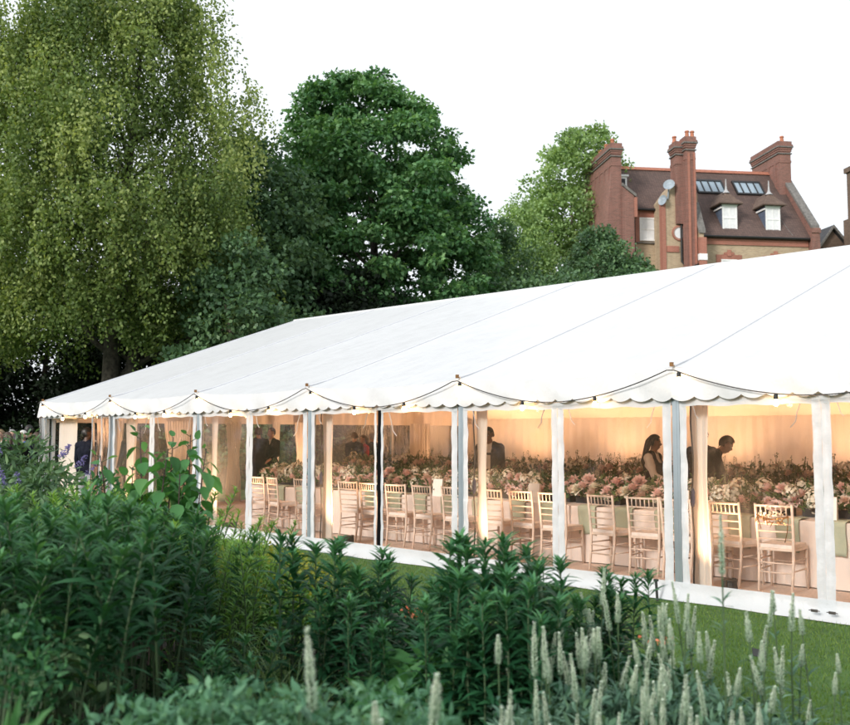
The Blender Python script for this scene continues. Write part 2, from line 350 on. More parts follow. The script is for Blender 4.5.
# roof: a closed wedge, right part to the low eaves, left part to the higher ones
r = MB()
r.prism([(-.25, EV), (RY, RG), (8.2, EV), (8.2, EV - .15), (RY, RG - .2), (-.25, EV - .16)], 0, .42, 8.22)
r.prism([(1.42, zr(1.42)), (RY, RG), (8.2, EV), (8.2, EV - .15), (RY, RG - .2), (1.42, zr(1.42) - .16)], 0, -4.4, .42)
roof = P('roof', r, 'tiles')
P('ridge_tiles', MB().prism([(RY - .16, RG - .08), (RY, RG + .16), (RY + .16, RG - .08)], 0, -4.0, 8.1), 'ridge', roof)
P('gutter', MB().tube([(.5, -.3, EV - .06), (8.2, -.3, EV - .06)], .075, 8), 'gutter', roof)
P('gutter', MB().tube([(-3.5, 1.34, zr(1.42) - .14), (-1.7, 1.34, zr(1.42) - .14)], .075, 8), 'gutter', roof)
for x in (.9, 7.05):                                          # pale lightning tapes running down the tiles
    y0, y1 = -.1, 2.6
    P('roof_tape', MB().tube([(x + .6 * 0, y0, zr(y0) + .03), (x - .55 if x < 2 else x - .7, y1, zr(y1) + .03)], .03, 5), 'stone', roof)
# right gable parapet with stone coping and kneeler
P('parapet', MB().prism([(-.35, 0), (-.35, EV + .55), (RY, RG + .45), (RY, 0)], 0, 8.23, 8.62), 'redbrick')
P('coping', MB().prism([(-.5, EV + .55), (RY, RG + .52), (RY, RG + .72), (-.5, EV + .8)], 0, 8.15, 8.72), 'stone')
P('kneeler', MB().box((8.15, -.55, EV - 1.0), (8.7, -.36, EV + .62)).box((8.1, -.62, EV + .3), (8.74, -.551, EV + .62)), 'redbrick')
P('kneeler_stone', MB().box((8.12, -.6, EV - 1.5), (8.72, -.352, EV - 1.003)), 'paint')
def corbelled(name, x0, x1, y0, y1, z0, z1, m='redbrick', pots=(), trim='redtrim', ribs=True):
    b = MB(); b.box((x0, y0, z0), (x1, y1, z1 - 1.5))
    z = z1 - 1.5
    for e, h in ((.03, .16), (.0, .62), (.05, .14), (.09, .14), (.13, .2), (.07, .24)):
        b.box((x0 - e, y0 - e, z), (x1 + e, y1 + e, z + h)); z += h
    ch = P(name, b, m)
    if ribs:
        rb = MB()
        n = max(1, int((y1 - y0) / .9))
        for i in range(n):
            yy = y0 + (i + .5) * (y1 - y0) / n
            rb.box((x0 - .06, yy - .1, z0 + 3.2 if z0 < 10 else z0), (x0 - .002, yy + .1, z1 - 1.52))
        P('brick_rib', rb, m, ch)
    P('cap_course', MB().box((x0 - .155, y0 - .155, z1 - .45), (x1 + .155, y1 + .155, z1 - .36)).box((x0 - .075, y0 - .075, z1 - .9), (x1 + .075, y1 + .075, z1 - .82)), 'stone', ch)
    for px, py in pots:
        P('chimney_pot', MB().lathe([(.16, -.1), (.17, .1), (.13, .16), (.12, .36), (.16, .4), (.14, .48), (.09, .48)], (px, py, z), 10), 'pot', ch)
    return ch
# left end chimney: a broad slab that spreads towards its foot
lc = corbelled('chimney', -4.95, -4.3, .6, 6.3, 11, 20.45, 'redbrick', [(-4.62, 1.3), (-4.62, 2.5), (-4.62, 3.8), (-4.62, 5.2)])
P('chimney_foot', MB().add([(-4.956, .6, 18.6), (-4.956, 6.3, 18.6), (-5.5, 6.5, 13), (-5.5, .5, 13), (-5.8, 6.6, 0), (-5.8, .45, 0), (-4.4, .6, 18.6), (-4.4, 6.3, 18.6), (-4.3, .5, 0), (-4.3, 6.6, 0)],
  [(0, 1, 2, 3), (3, 2, 4, 5), (0, 3, 8, 6), (3, 5, 8), (1, 7, 9, 2), (2, 9, 4), (0, 6, 7, 1)]), 'redbrick', lc)
P('shoulder_wall', MB().prism([(-4.297, 0), (-4.297, 17.6), (-3.5, 17.0), (-3.5, 0)], 1, .5, 1.6), 'redbrick')
P('shoulder_coping', MB().prism([(-4.29, 17.62), (-4.29, 17.82), (-3.36, 17.12), (-3.36, 16.92)], 1, .42, 1.8), 'stone')
P('kneeler', MB().box((-3.497, .45, 15.6), (-3.3, .95, 16.9)), 'redtrim')
# centre gable of stock brick, roundel and twin-shafted stack standing in front of the roof
P('gable_wall', MB().prism([(-1.75, 0), (-1.75, 16.7), (-1.1, 17.6), (-.2, 18.4), (.42, 17.0), (.42, 0)], 1, -.35, 1.6), 'stock')
P('gable_edge', MB().box((-1.98, -.4, 0), (-1.752, .1, 16.6)).box((-1.7, -.42, 13.2), (-.9, -.353, 13.6)), 'redtrim')
rw = P('round_window', MB().xf(Matrix()).lathe([(.5, -.06), (.5, .06), (.36, .07), (.36, -.06)], (0, 0, 0), 20), 'redtrim', loc=(-.85, -.37, 14.45)); rw.rotation_euler = (R(90), 0, 0)
P('pane', MB().lathe([(.35, .0), (.35, .03)], (0, 0, 0), 20), 'blind', rw)
cc = corbelled('chimney', -.62, .02, -1.05, -.36, 11.2, 20.55, 'redbrick', [(-.35, -.7), (0, -.7)])
P('brick_rib', MB().box((-.5, -1.11, 12), (-.36, -1.052, 19.5)).box((-.12, -1.11, 12), (.02, -1.052, 19.5)), 'redtrim', cc)
corbelled('chimney', -1.08, -.64, -.62, .3, 15, 20.35, 'redbrick', [(-.95, -.1)])
P('stack_corbel', MB().prism([(-.70, 10.2), (.16, 10.2), (.16, 11.2), (-.70, 11.2)], 1, -1.1, -.37), 'redbrick')
P('buttress', MB().prism([(-1.2, 0), (-1.2, 14.3), (-.36, 16.2), (-.36, 0)], 0, .12, .42), 'stock')
P('buttress_coping', MB().prism([(-1.3, 14.3), (-1.3, 14.5), (-.36, 16.5), (-.36, 16.2)], 0, .04, .5), 'stone')
P('buttress', MB().box((.02, -1.42, 0), (.5, -1.203, 14.0)), 'redtrim')
P('buttress_stone', MB().box((0, -1.46, 12.55), (.52, -1.2, 12.95)), 'paint')
P('downpipe', MB().tube([(-.75, -.45, 17), (-.75, -.45, 12.6), (-.4, -.6, 12.1), (0, -1.3, 12.3)], .07, 8), 'gutter')
P('downpipe', MB().tube([(-3.2, 1.3, 16.3), (-3.2, 1.35, 9)], .065, 8), 'gutter')
P('downpipe', MB().tube([(.62, -.2, EV - .3), (.62, -.15, 9)], .065, 8), 'gutter')
# right end chimney: a deep slab seen along its side
corbelled('chimney', 7.72, 8.6, 2.6, 6.4, 14, 21.75, 'redbrick', [(8.2, 3.0)])
# windows
def sash(x0, x1, z0, z1, y, parent=house, arch=False, trim=True):
    f = P('window', MB().box((x0, y - .05, z0), (x0 + .1, y, z1)).box((x1 - .1, y - .05, z0), (x1, y, z1)).box((x0 + .1, y - .05, z1 - .1), (x1 - .1, y, z1))
          .box((x0 + .1, y - .06, z0), (x1 - .1, y, z0 + .1)).box((x0 + .1, y - .05, (z0 + z1) / 2 - .04), (x1 - .1, y, (z0 + z1) / 2 + .04)).box(((x0 + x1) / 2 - .025, y - .04, z0 + .1), ((x0 + x1) / 2 + .025, y, z1 - .1)), 'paint', parent)
    P('pane', MB().box((x0 + .1, y - .02, z0 + .1), (x1 - .1, y - .005, z1 - .1)), 'blind', f)
    if trim:
        b = MB().box((x0 - .33, y - .03, z0 - .1), (x0 - .003, y + .002, z1 + .3)).box((x1 + .003, y - .03, z0 - .1), (x1 + .33, y + .002, z1 + .3)).box((x0, y - .04, z1 + .003), (x1, y + .002, z1 + .3))
        if arch: b.box((x0 + .2, y - .06, z1 + .303), (x1 - .2, y + .002, z1 + .45)).box(((x0+x1)/2 - .14, y - .08, z1 + .2), ((x0+x1)/2 + .14, y - .062, z1 + .62))
        P('surround', b, 'redtrim', f)
        P('sill', MB().box((x0 - .2, y - .12, z0 - .18), (x1 + .2, y - .005, z0 - .103)), 'stone', f)
sash(-2.75, -1.95 + .3, 14.3, 15.85, 1.6)
for x in (2.1, 5.3): sash(x, x + 1.1, 11.2, 12.9, -.01, arch=True)
for zz in (7.5, 3.5):
    for x in (2.1, 5.3): sash(x, x + 1.1, zz, zz + 1.9, -.01, arch=True)
M['hoodtile'] = brickmat('old_hood_tiles', (.20, .135, .10), (.15, .10, .08), (.07, .05, .045), .17, .11, .012); M['finial'] = mat('pale_lead', (.42, .42, .43), .6, 0, .1)
# dormers
for x0 in (2.35, 5.35):
    d = P('dormer', MB().prism([(.25, zr(.25) - .15), (.25, 16.55), (1.95, 16.55)], 0, x0, x0 + 1.05), 'lead')
    sash(x0 + .02, x0 + 1.03, 14.85, 16.5, .24, d, trim=False)
    hood = MB(); cxx = x0 + .52
    hood.add([(cxx - .80, -.12, 16.64), (cxx + .80, -.12, 16.64), (cxx + .75, 2.2, 16.64), (cxx - .75, 2.2, 16.64), (cxx - .48, .2, 17.0), (cxx + .48, .2, 17.0), (cxx + .4, 2.5, 17.1), (cxx - .4, 2.5, 17.1), (cxx, .65, 17.6), (cxx, 2.5, 17.6),
              (cxx - .80, -.12, 16.57), (cxx + .80, -.12, 16.57), (cxx + .75, 1.9, 16.57), (cxx - .75, 1.9, 16.57)],
             [(0, 1, 5, 4), (1, 2, 6, 5), (3, 0, 4, 7), (4, 5, 8), (5, 6, 9, 8), (7, 4, 8, 9), (0, 10, 11, 1), (1, 11, 12, 2), (3, 13, 10, 0), (10, 13, 12, 11)])
    P('hood', hood, 'hoodtile', d)
    P('finial', MB().lathe([(.26, 0), (.15, .12), (.08, .26), (.05, .5), (.03, .95)], (cxx, .65, 17.42), 8), 'finial', d)
    P('bargeboard', MB().box((x0 - .03, .15, 16.502), (x0 + 1.08, .2, 16.56)).prism([(.16, 16.3), (1.5, 16.3), (1.5, 16.4), (.16, 16.4)], 0, x0 - .09, x0 - .03), 'paint', d)
# skylights lying on the slope
n = Vector((0, -k, 1)).normalized()
for x0 in (1.75, 4.55):
    y0, y1 = 2.45, 3.35
    def sp(x, y, h): return (x, y + n.y * h, zr(y) + n.z * h)
    W = 2.05
    def slab(mb, xa, xb, ya, yb, h0, h1):
        mb.add([sp(xa, ya, h0), sp(xb, ya, h0), sp(xb, yb, h0), sp(xa, yb, h0), sp(xa, ya, h1), sp(xb, ya, h1), sp(xb, yb, h1), sp(xa, yb, h1)],
               [(0,3,2,1),(4,5,6,7),(0,1,5,4),(1,2,6,5),(2,3,7,6),(3,0,4,7)]); return mb
    fr = MB(); slab(fr, x0, x0 + W, y0, y0 + .09, 0, .14); slab(fr, x0, x0 + W, y1 - .09, y1, 0, .14)
    slab(fr, x0, x0 + .1, y0 + .09, y1 - .09, 0, .14); slab(fr, x0 + W - .1, x0 + W, y0 + .09, y1 - .09, 0, .14)
    for i in (1, 2, 3): slab(fr, x0 + W * i / 4 - .035, x0 + W * i / 4 + .035, y0 + .09, y1 - .09, 0, .13)
    f = P('skylight', fr, 'gutter')
    for i in range(4):
        P('pane', slab(MB(), x0 + W * i / 4 + .1 - .06 * (i > 0), x0 + W * (i + 1) / 4 - .04 - .06 * (i == 3), y0 + .092, y1 - .092, .05, .08), 'skyglass' if False else 'glass', f)
# little roof vent box by the left stack, satellite dish by the gable
P('roof_hatch', MB().box((-4.1, 2.3, 17.5), (-3.3, 3.6, 18.75)).box((-4.2, 2.2, 18.75), (-3.2, 3.7, 18.87)), 'paint')
P('hatch_glass', MB().box((-4.0, 2.27, 17.85), (-3.42, 2.297, 18.6)), 'slate')
sdsh = MB(); sdsh.lathe([(.0, 0), (.25, .03), (.36, .12), (.37, .14), (.2, .06)], (0, 0, 0), 16)
o = P('satellite_dish', sdsh, 'dish', loc=(-1.55, -.6, 17.45)); o.rotation_euler = (R(70), 0, R(-35))
P('dish_arm', MB().tube([(-1.55, -.5, 17.3), (-1.6, -.4, 16.6)], .05, 6), 'dish')
o = P('satellite_dish', MB().lathe([(.0, 0), (.2, .03), (.33, .1), (.34, .12), (.2, .05)], (0, 0, 0), 14), 'dish', loc=(-1.9, -.45, 16.5)); o.rotation_euler = (R(80), 0, R(-60))
# second house further right: a dark brick gable end and a tall dark stack at the frame's edge
nb = empty('gabled_house', (HX, HY, 0), HR, 'dark brick house with a steep slate gable, half hidden at the right edge', 'house')
P('wall', MB().prism([(15.9, 0), (15.9, 16.0), (17.35, 17.95), (18.9, 16.2), (18.9, 0)], 1, 12.2, 18), 'darkbrick', nb)
rr = P('roof', MB().prism([(15.55, 15.6), (17.35, 18.1), (17.35, 18.25), (15.45, 15.7)], 1, 11.9, 18.2).prism([(17.35, 18.1), (19.3, 15.8), (19.4, 15.9), (17.352, 18.25)], 1, 11.9, 18.2), 'slate', nb)
P('bargeboard', MB().prism([(15.5, 15.5), (17.35, 18.02), (17.35, 18.27), (15.42, 15.68)], 1, 11.8, 11.897).prism([(17.352, 18.02), (19.3, 15.7), (19.4, 15.9), (17.352, 18.27)], 1, 11.8, 11.897), 'stone', nb)
o = P('wall_lamp', MB().ball((16.3, 12.1, 15.9), .16, 8, 6), 'paint', nb)
ch = P('chimney', MB().box((17.9, 9.2, 0), (21, 11.4, 18.5)).prism([(17.6, 14), (18.6, 19.2), (20.5, 19.2), (21.4, 14)], 1, 9.4, 11.3).box((18.05, 9.6, 18.5), (20.6, 11, 22.2)).box((17.9, 9.45, 22.2), (20.75, 11.15, 22.6)), 'darkbrick', nb)

# ------------------------------------------------------------------ trees
def tree_thing(name, x, y, label, cat='tree', group=None): return empty(name, (x, y, 0), 0, label, cat, group)
def limbs(parent, H, r0, n, spread, seed, bark, lean=(0, 0), start=.25, name='trunk'):
    rr = random.Random(seed); mb = MB(); tips = []
    pts = []
    for i in range(9):
        f = i / 8; pts.append((lean[0] * f + .25 * math.sin(f * 5 + seed) * f, lean[1] * f + .2 * math.cos(f * 4 + seed) * f, H * .86 * f))
    mb.tube(pts, [r0 * (1.25 if i == 0 else 1) * (1 - .9 * i / 8) + .02 for i in range(9)], 10)
    for j in range(n):
        f = start + (0.8 - start) * j / n + .05 * rr.random(); i = min(7, int(f * 8)); q = f * 8 - i
        b = Vector(pts[i]).lerp(Vector(pts[i + 1]), q); an = j * 2.4 + rr.random()
        L = spread * (1 - .45 * f) * (.7 + .4 * rr.random()); up = .5 + .5 * rr.random()
        p = [b]; d = Vector((math.cos(an), math.sin(an), up))
        for s in range(4):
            d = d + Vector((rr.uniform(-.25, .25), rr.uniform(-.25, .25), rr.uniform(-.12, .22))); p.append(p[-1] + d.normalized() * L / 4)
        rb = r0 * (1 - .8 * f) * .5
        mb.tube(p, [rb, rb * .75, rb * .5, rb * .3, .015], 6); tips.append(p)
        for s in (2, 3):
            e = p[s] + Vector((rr.uniform(-1, 1), rr.uniform(-1, 1), rr.uniform(-.1, .8))).normalized() * L * .35
            mb.tube([p[s], p[s].lerp(e, .5) + Vector((0, 0, .1)), e], [rb * .4, rb * .25, .012], 5); tips.append([p[s], e])
    mb.build(name, M[bark], parent, smooth=True); return tips
def profile_at(prof, z):
    for (z0, l0, r0), (z1, l1, r1) in zip(prof, prof[1:]):
        if z0 <= z <= z1:
            f = (z - z0) / (z1 - z0); return l0 + (l1 - l0) * f, r0 + (r1 - r0) * f
    return None
def clumps(prof, n, seed, depth=1.0, shell=.55):
    r = np.random.default_rng(seed); out = []; z0, z1 = prof[0][0], prof[-1][0]
    wmax = max(p[2] - p[1] for p in prof)
    while len(out) < n:
        z = r.uniform(z0, z1); l, rt = profile_at(prof, z); wd = (rt - l) / 2
        if r.random() > wd * 2 / wmax: continue
        an = r.uniform(0, 2 * math.pi); q = r.uniform(shell ** 2, 1) ** .5
        out.append(((l + rt) / 2 + math.cos(an) * wd * q, math.sin(an) * wd * q * depth, z))
    return np.array(out)
def clump_leaves(C, rad, per, seed, flat=.6, up=.5, droop=.25):
    r = np.random.default_rng(seed); n = len(C); rad = np.broadcast_to(rad, (n,))
    per = np.maximum(8, (per * (rad / rad.mean()) ** 2)).astype(int); idx = np.repeat(np.arange(n), per); N = len(idx)
    d = unit(r.normal(size=(N, 3)) + [0, 0, .35]); q = r.uniform(.2, 1, N) ** .45 * (1 + .18 * r.normal(size=N))
    Pp = C[idx] + d * (q * rad[idx])[:, None] * [1, 1, flat]
    D = unit(d * .8 + r.normal(size=(N, 3)) * .7 - [0, 0, droop]); Nn = unit(r.normal(size=(N, 3)) * .6 + d * .5 + [0, 0, up])
    ti = np.clip(.5 + .22 * r.normal(size=N) + .14 * r.normal(size=n)[idx], 0, 1)
    return Pp, D, Nn, ti
def crown(parent, C, rad, per, L, W, m, seed, templ='quad', name='crown', **kw):
    Pp, D, N, ti = clump_leaves(C, rad, per, seed, **kw); r = np.random.default_rng(seed + 1)
    return leaves(name, Pp, D, N, L * r.uniform(.7, 1.25, len(Pp)), W * r.uniform(.75, 1.2, len(Pp)), m, templ, ti, parent)

# weeping birch-like tree at the left
bx, by = -10.4, 31
tr = tree_thing('weeping_tree', bx, by, 'huge weeping tree with drooping yellow-green leaf strands, left of the white tent', 'tree')
limbs(tr, 17, .36, 18, 4.8, 3, 'shadebark', (.5, 0), .22)
limbs(tr, 12.5, .26, 8, 3.4, 8, 'shadebark', (2.0, .5), .3, name='side_trunk')
prof = [(5.2, -5.6, 1.6), (6.0, -5.8, 4.2), (7, -5.8, 4.6), (9, -5.6, 4.6), (10.5, -5.4, 4.9), (12, -5.0, 4.7), (13.2, -4.6, 4.1), (14.5, -3.8, 3.6), (16, -2.8, 3.0), (17.2, -1.8, 2.2), (18.2, -.6, .8)]
r = np.random.default_rng(21)
B_ = clumps(prof, 235, 21, .85, .5)                               # whole drooping boughs, with gaps between them
C = (B_[:, None] + r.normal(size=(235, 6, 3)) * [.40, .40, .45]).reshape(-1, 3); BT = np.repeat(r.normal(size=235) * .16, 6)
Ps, Ds, Ns, Ts = [], [], [], []
for c, tb0 in zip(C, BT):
    tb = r.normal() * .10 + tb0 * 1.3
    for s in range(r.integers(3, 5)):
        ln = r.uniform(.4, 1.5) * (1.1 if c[2] > 6 else .9); n = int(ln / .026)
        o0 = c + r.normal(size=3) * [.28, .28, .22]; dr = r.normal(size=2) * .18
        tt = np.linspace(0, 1, n); pts = np.stack([o0[0] + dr[0] * np.sqrt(tt) * 2, o0[1] + dr[1] * np.sqrt(tt) * 2, o0[2] + .25 * np.sin(tt * 1.6) * (1 - tt) - ln * tt ** 1.1], 1)
        pts += r.normal(size=(n, 3)) * (.07 + .10 * (1 - tt))[:, None]
        pts = pts[pts[:, 2] > 3.9 + .5 * math.sin(c[0] * 1.7)]; n = len(pts)
        Ps.append(pts); Ds.append(unit(r.normal(size=(n, 3)) * .7 - [0, 0, .8])); Ns.append(r.normal(size=(n, 3)) + [0, -.3, .5]); Ts.append(np.clip(.5 + tb + .2 * r.normal(size=n), 0, 1))
Ps = np.concatenate(Ps); N_ = len(Ps)
leaves('crown', Ps, np.concatenate(Ds), np.concatenate(Ns), r.uniform(.085, .15, N_), r.uniform(.07, .115, N_), M['birchleaf'], 'quad', np.concatenate(Ts), tr)

# round dark-green maple in the middle
mx_, my_ = -2.3, 40
tr = tree_thing('maple_tree', mx_, my_, 'dark green full-crowned maple rising behind the tent, in the middle of the picture', 'tree')
limbs(tr, 15, .42, 18, 5.2, 5, 'bark', (0, 0), .2)
prof = [(3.0, -5.4, 5.2), (4.5, -5.4, 5.4), (6.5, -5.2, 5.4), (8.5, -4.9, 5.3), (9.6, -4.7, 5.0), (11.5, -4.6, 4.7), (12.6, -4.2, 4.3), (13.7, -4.0, 3.6), (14.9, -3.3, 2.8), (15.9, -3.1, 2.0), (16.6, -1.9, .9), (17.0, -1.0, .2)]
C = clumps(prof, 640, 31, .9, .5)
crown(tr, C, np.random.default_rng(3).uniform(.45, .95, len(C)), 175, .21, .17, M['mapleleaf'], 33, 'lobed', flat=.42, up=1.0, droop=.35)

# paler loose tree left of the house
tr = tree_thing('pale_tree', 10.1, 66, 'pale green airy tree standing just left of the tall brick house', 'tree')
limbs(tr, 21.5, .4, 16, 4.8, 12, 'bark', (.5, 0), .25)
prof = [(8, -3.6, 3.5), (11, -4.4, 3.5), (14, -4.3, 3.8), (17, -3.7, 4.2), (19, -2.9, 4.6), (20.5, -2.6, 4.4), (22, -.8, 3.8), (23.0, .6, 2.6)]
C = clumps(prof, 300, 41, .9, .4)
crown(tr, C, np.random.default_rng(4).uniform(.5, 1.05, len(C)), 130, .26, .2, M['limeleaf'], 43, flat=.65, up=.6)

# bushy tree in front of the house
tr = tree_thing('bushy_tree', 8.4, 46, 'bushy mid-green tree in front of the left chimney of the brick house', 'tree')
limbs(tr, 10.5, .25, 12, 3.2, 15, 'bark', (0, 0), .2)
prof = [(4, -2.6, 4.0), (6, -2.8, 4.4), (8, -2.7, 4.2), (9.1, -2.3, 3.3), (9.9, -1.7, 2.0), (10.9, -.8, .9), (11.8, -.3, .3)]
C = clumps(prof, 240, 51, .9, .45)
crown(tr, C, np.random.default_rng(5).uniform(.4, .8, len(C)), 170, .2, .13, M['bushleaf'], 53, 'quad', flat=.7)

# darker trees and shrubs filling between and behind
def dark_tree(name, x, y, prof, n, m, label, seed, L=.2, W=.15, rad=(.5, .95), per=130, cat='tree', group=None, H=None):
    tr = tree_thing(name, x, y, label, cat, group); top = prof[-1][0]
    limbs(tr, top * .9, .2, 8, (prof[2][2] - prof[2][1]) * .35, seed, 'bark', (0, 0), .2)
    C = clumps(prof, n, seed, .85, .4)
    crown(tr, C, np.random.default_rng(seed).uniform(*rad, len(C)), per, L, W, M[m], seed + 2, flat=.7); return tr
dark_tree('shrub_tree', -6.4, 35, [(.6, -2.6, 2.6), (3, -3.0, 3), (6, -2.8, 2.8), (8.6, -2.6, 2.6), (11, -1.9, 2.0), (12.0, -1.0, 1.2), (12.6, -.3, .4)], 260, 'bushleaf', 'dark green tree squeezed between the weeping tree and the maple', 61)
dark_tree('shrub_tree', 3.6, 47, [(.6, -2.4, 2.4), (4, -2.6, 2.6), (8, -2.2, 2.4), (10.5, -1.4, 1.6), (12.0, -.4, .6)], 200, 'bushleaf', 'dark shrubby tree filling the gap right of the maple', 63)
dark_tree('shrub_tree', 5.6, 40, [(.6, -3, 3), (3, -3.6, 3.4), (6, -3.2, 3.0), (7.8, -1.8, 1.6), (8.4, -.4, .4)], 170, 'bushleaf', 'low dark shrub showing just over the tent roof, beneath the pale tree', 65)
dark_tree('shrub_tree', 5.9, 58, [(3, -2.4, 2.4), (7, -2.6, 2.6), (11, -2.2, 2.2), (14.5, -1.4, 1.4), (16.5, -.4, .4)], 170, 'limeleaf', 'slim olive tree seen between the maple and the pale tree', 67)
dark_tree('shrub_tree', -6.0, 29, [(.6, -1.5, 1.5), (3, -1.9, 1.9), (5, -1.7, 1.8), (6.6, -1.1, 1.3), (7.6, -.3, .5)], 120, 'bushleaf', 'dark green leafy tree before the right side of the weeping tree, behind the tent end', 68, .17, .13, (.4, .75), 120)
ylab = ['black-green yew in deep shade at the far left behind the crowd', 'black-green yew behind the trunk of the weeping tree', 'dark yew behind the far corner of the tent', 'dark yew seen through the clear windows of the tent end',
        'dark yew hidden mostly by the maple, behind the tent end', 'dark yew behind the far left of the weeping tree']
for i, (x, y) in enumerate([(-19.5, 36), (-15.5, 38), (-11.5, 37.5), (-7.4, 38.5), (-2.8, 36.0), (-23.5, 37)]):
    dark_tree('yew_tree', x, y, [(.1, -2.9, 2.9), (2, -3.2, 3.2), (4.5, -3.0, 3.0), (6.6 + i % 2, -2.0, 2.0), (7.8 + i % 2, -.5, .5)], 240, 'yewshade', ylab[i], 71 + i * 2, .22, .13, (.5, .9), 120, group='yews behind the marquee')
dark_tree('yew_tree', 1.8, 35.5, [(.1, -2.9, 2.9), (2, -3.2, 3.2), (4.2, -2.8, 2.8), (5.4, -.5, .5)], 200, 'yewshade', 'low dark yew behind the far right window of the tent end', 91, .22, .13, (.5, .9), 120, group='yews behind the marquee')
# ------------------------------------------------------------------ marquee (local x = across, y = along the side, away from the camera's right)
A0, A1, BAY, WD = -9.0, 15.0, 3.0, 13.6
EZ, RZ = 2.37, 4.73
tent = empty('marquee', (X0, D0, 0), TH, 'long white frame marquee with clear window walls, scalloped valance and warm light inside', 'marquee')
NB = int((A1 - A0) / BAY)
def leg_dist(a): return abs((a - A0 + 1.5) % 3.0 - 1.5)          # metres to the nearest frame
def sagf(a): return math.sin(math.pi * min(1, leg_dist(a) / 1.5) / 2) ** 1.0
def roof_z(s, a):
    m = sagf(a); return EZ + (RZ - EZ) * s - m * (.04 * math.exp(-s * 9) + .035 * math.sin(math.pi * s)) + .03 * math.exp(-leg_dist(a) * 7 - s * 30)
AE = A1 + .18
def along(u): return A0 - .15 + (AE - A0 + .15) * u
# near slope is one fabric sheet per bay
for i in range(NB):
    lo = A0 + 3 * i; hi = lo + 3; lo2 = lo - (.15 if i == 0 else 0); hi2 = hi + (.18 if i == NB - 1 else 0)
    def fn(u, v, lo2=lo2, hi2=hi2):
        a = lo2 + (hi2 - lo2) * u; s = v ** 1.6
        return (-.06 + (WD / 2 + .06) * s, a, roof_z(s, a))
    def fn2(u, v, lo2=lo2, hi2=hi2):
        a = hi2 + (lo2 - hi2) * u; s = v ** 1.6
        return (WD + .06 - (WD / 2 + .06) * s, a, roof_z(s, a))
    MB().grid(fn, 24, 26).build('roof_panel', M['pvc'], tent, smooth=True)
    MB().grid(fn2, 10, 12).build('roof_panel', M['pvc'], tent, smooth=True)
for i in range(1, NB + 1):                                         # raised keder seams over each rafter
    a = A0 + 3 * i
    if i == NB: a -= .05
    MB().tube([(-.06 + (WD / 2 + .06) * (j / 20), a, roof_z(j / 20, a) + .006) for j in range(21)], .013, 6).build('roof_seam', M['seam'], tent)
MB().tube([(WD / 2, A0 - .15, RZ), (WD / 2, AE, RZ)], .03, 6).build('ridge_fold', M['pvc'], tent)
# scalloped valance along the near eave, folding in beside each frame
def valance(w0, lo, hi, nrm, parent=tent):
    mb = MB(); n = int((hi - lo) / .0208)
    def fn(u, v):
        a = lo + (hi - lo) * u; ld = leg_dist(a); ph = (a - A0) / .25
        drop = .042 * abs(math.sin(math.pi * ph)) ** .8
        zt = roof_z(0, a); zb = 2.075 - drop + .02 * sagf(a)
        bulge = .03 + .035 * math.sin(v * math.pi * .5) + .012 * math.sin(a * 9 + v * 3) * v + .02 * math.exp(-ld * 6) * v
        return (w0 + nrm * bulge, a, zt + (zb - zt) * v)
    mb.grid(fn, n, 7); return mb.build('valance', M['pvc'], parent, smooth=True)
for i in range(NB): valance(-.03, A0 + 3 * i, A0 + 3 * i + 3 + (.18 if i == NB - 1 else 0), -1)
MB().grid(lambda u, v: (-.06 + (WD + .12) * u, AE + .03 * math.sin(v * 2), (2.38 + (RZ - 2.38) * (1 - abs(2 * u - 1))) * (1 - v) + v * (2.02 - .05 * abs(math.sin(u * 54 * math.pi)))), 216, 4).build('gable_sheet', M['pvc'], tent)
# frames: legs, eave rails, rafters
def panel_leg(w0, a):
    mb = MB(); c = .045
    mb.prism([(w0 - c, a - .04), (w0 - c + .012, a - .048), (w0 + c - .012, a - .048), (w0 + c, a - .04), (w0 + c, a + .04), (w0 + c - .012, a + .048), (w0 - c + .012, a + .048), (w0 - c, a + .04)], 2, 0, 2.28)
    mb.box((w0 - c - .004, a - .012, .1), (w0 - c, a + .012, 2.2))
    l = mb.build('leg', M['alu'], tent)
    MB().box((w0 - .12, a - .1, .006), (w0 + .1, a + .1, .016)).build('base_plate', M['alu'], l)
    MB().cbox((w0 - .105, a, roof_z(0, a) + .02), (.035, .03, .045)).build('eave_cleat', M['brass'], l)
for i in range(NB + 1):
    a = A0 + 3 * i
    panel_leg(0, a if i < NB else a - .05)
    if a > 5: panel_leg(WD, a if i < NB else a - .05)
MB().box((-.04, A0, 2.02), (.04, A1, 2.10)).build('eave_rail', M['pvc_hem'], tent)
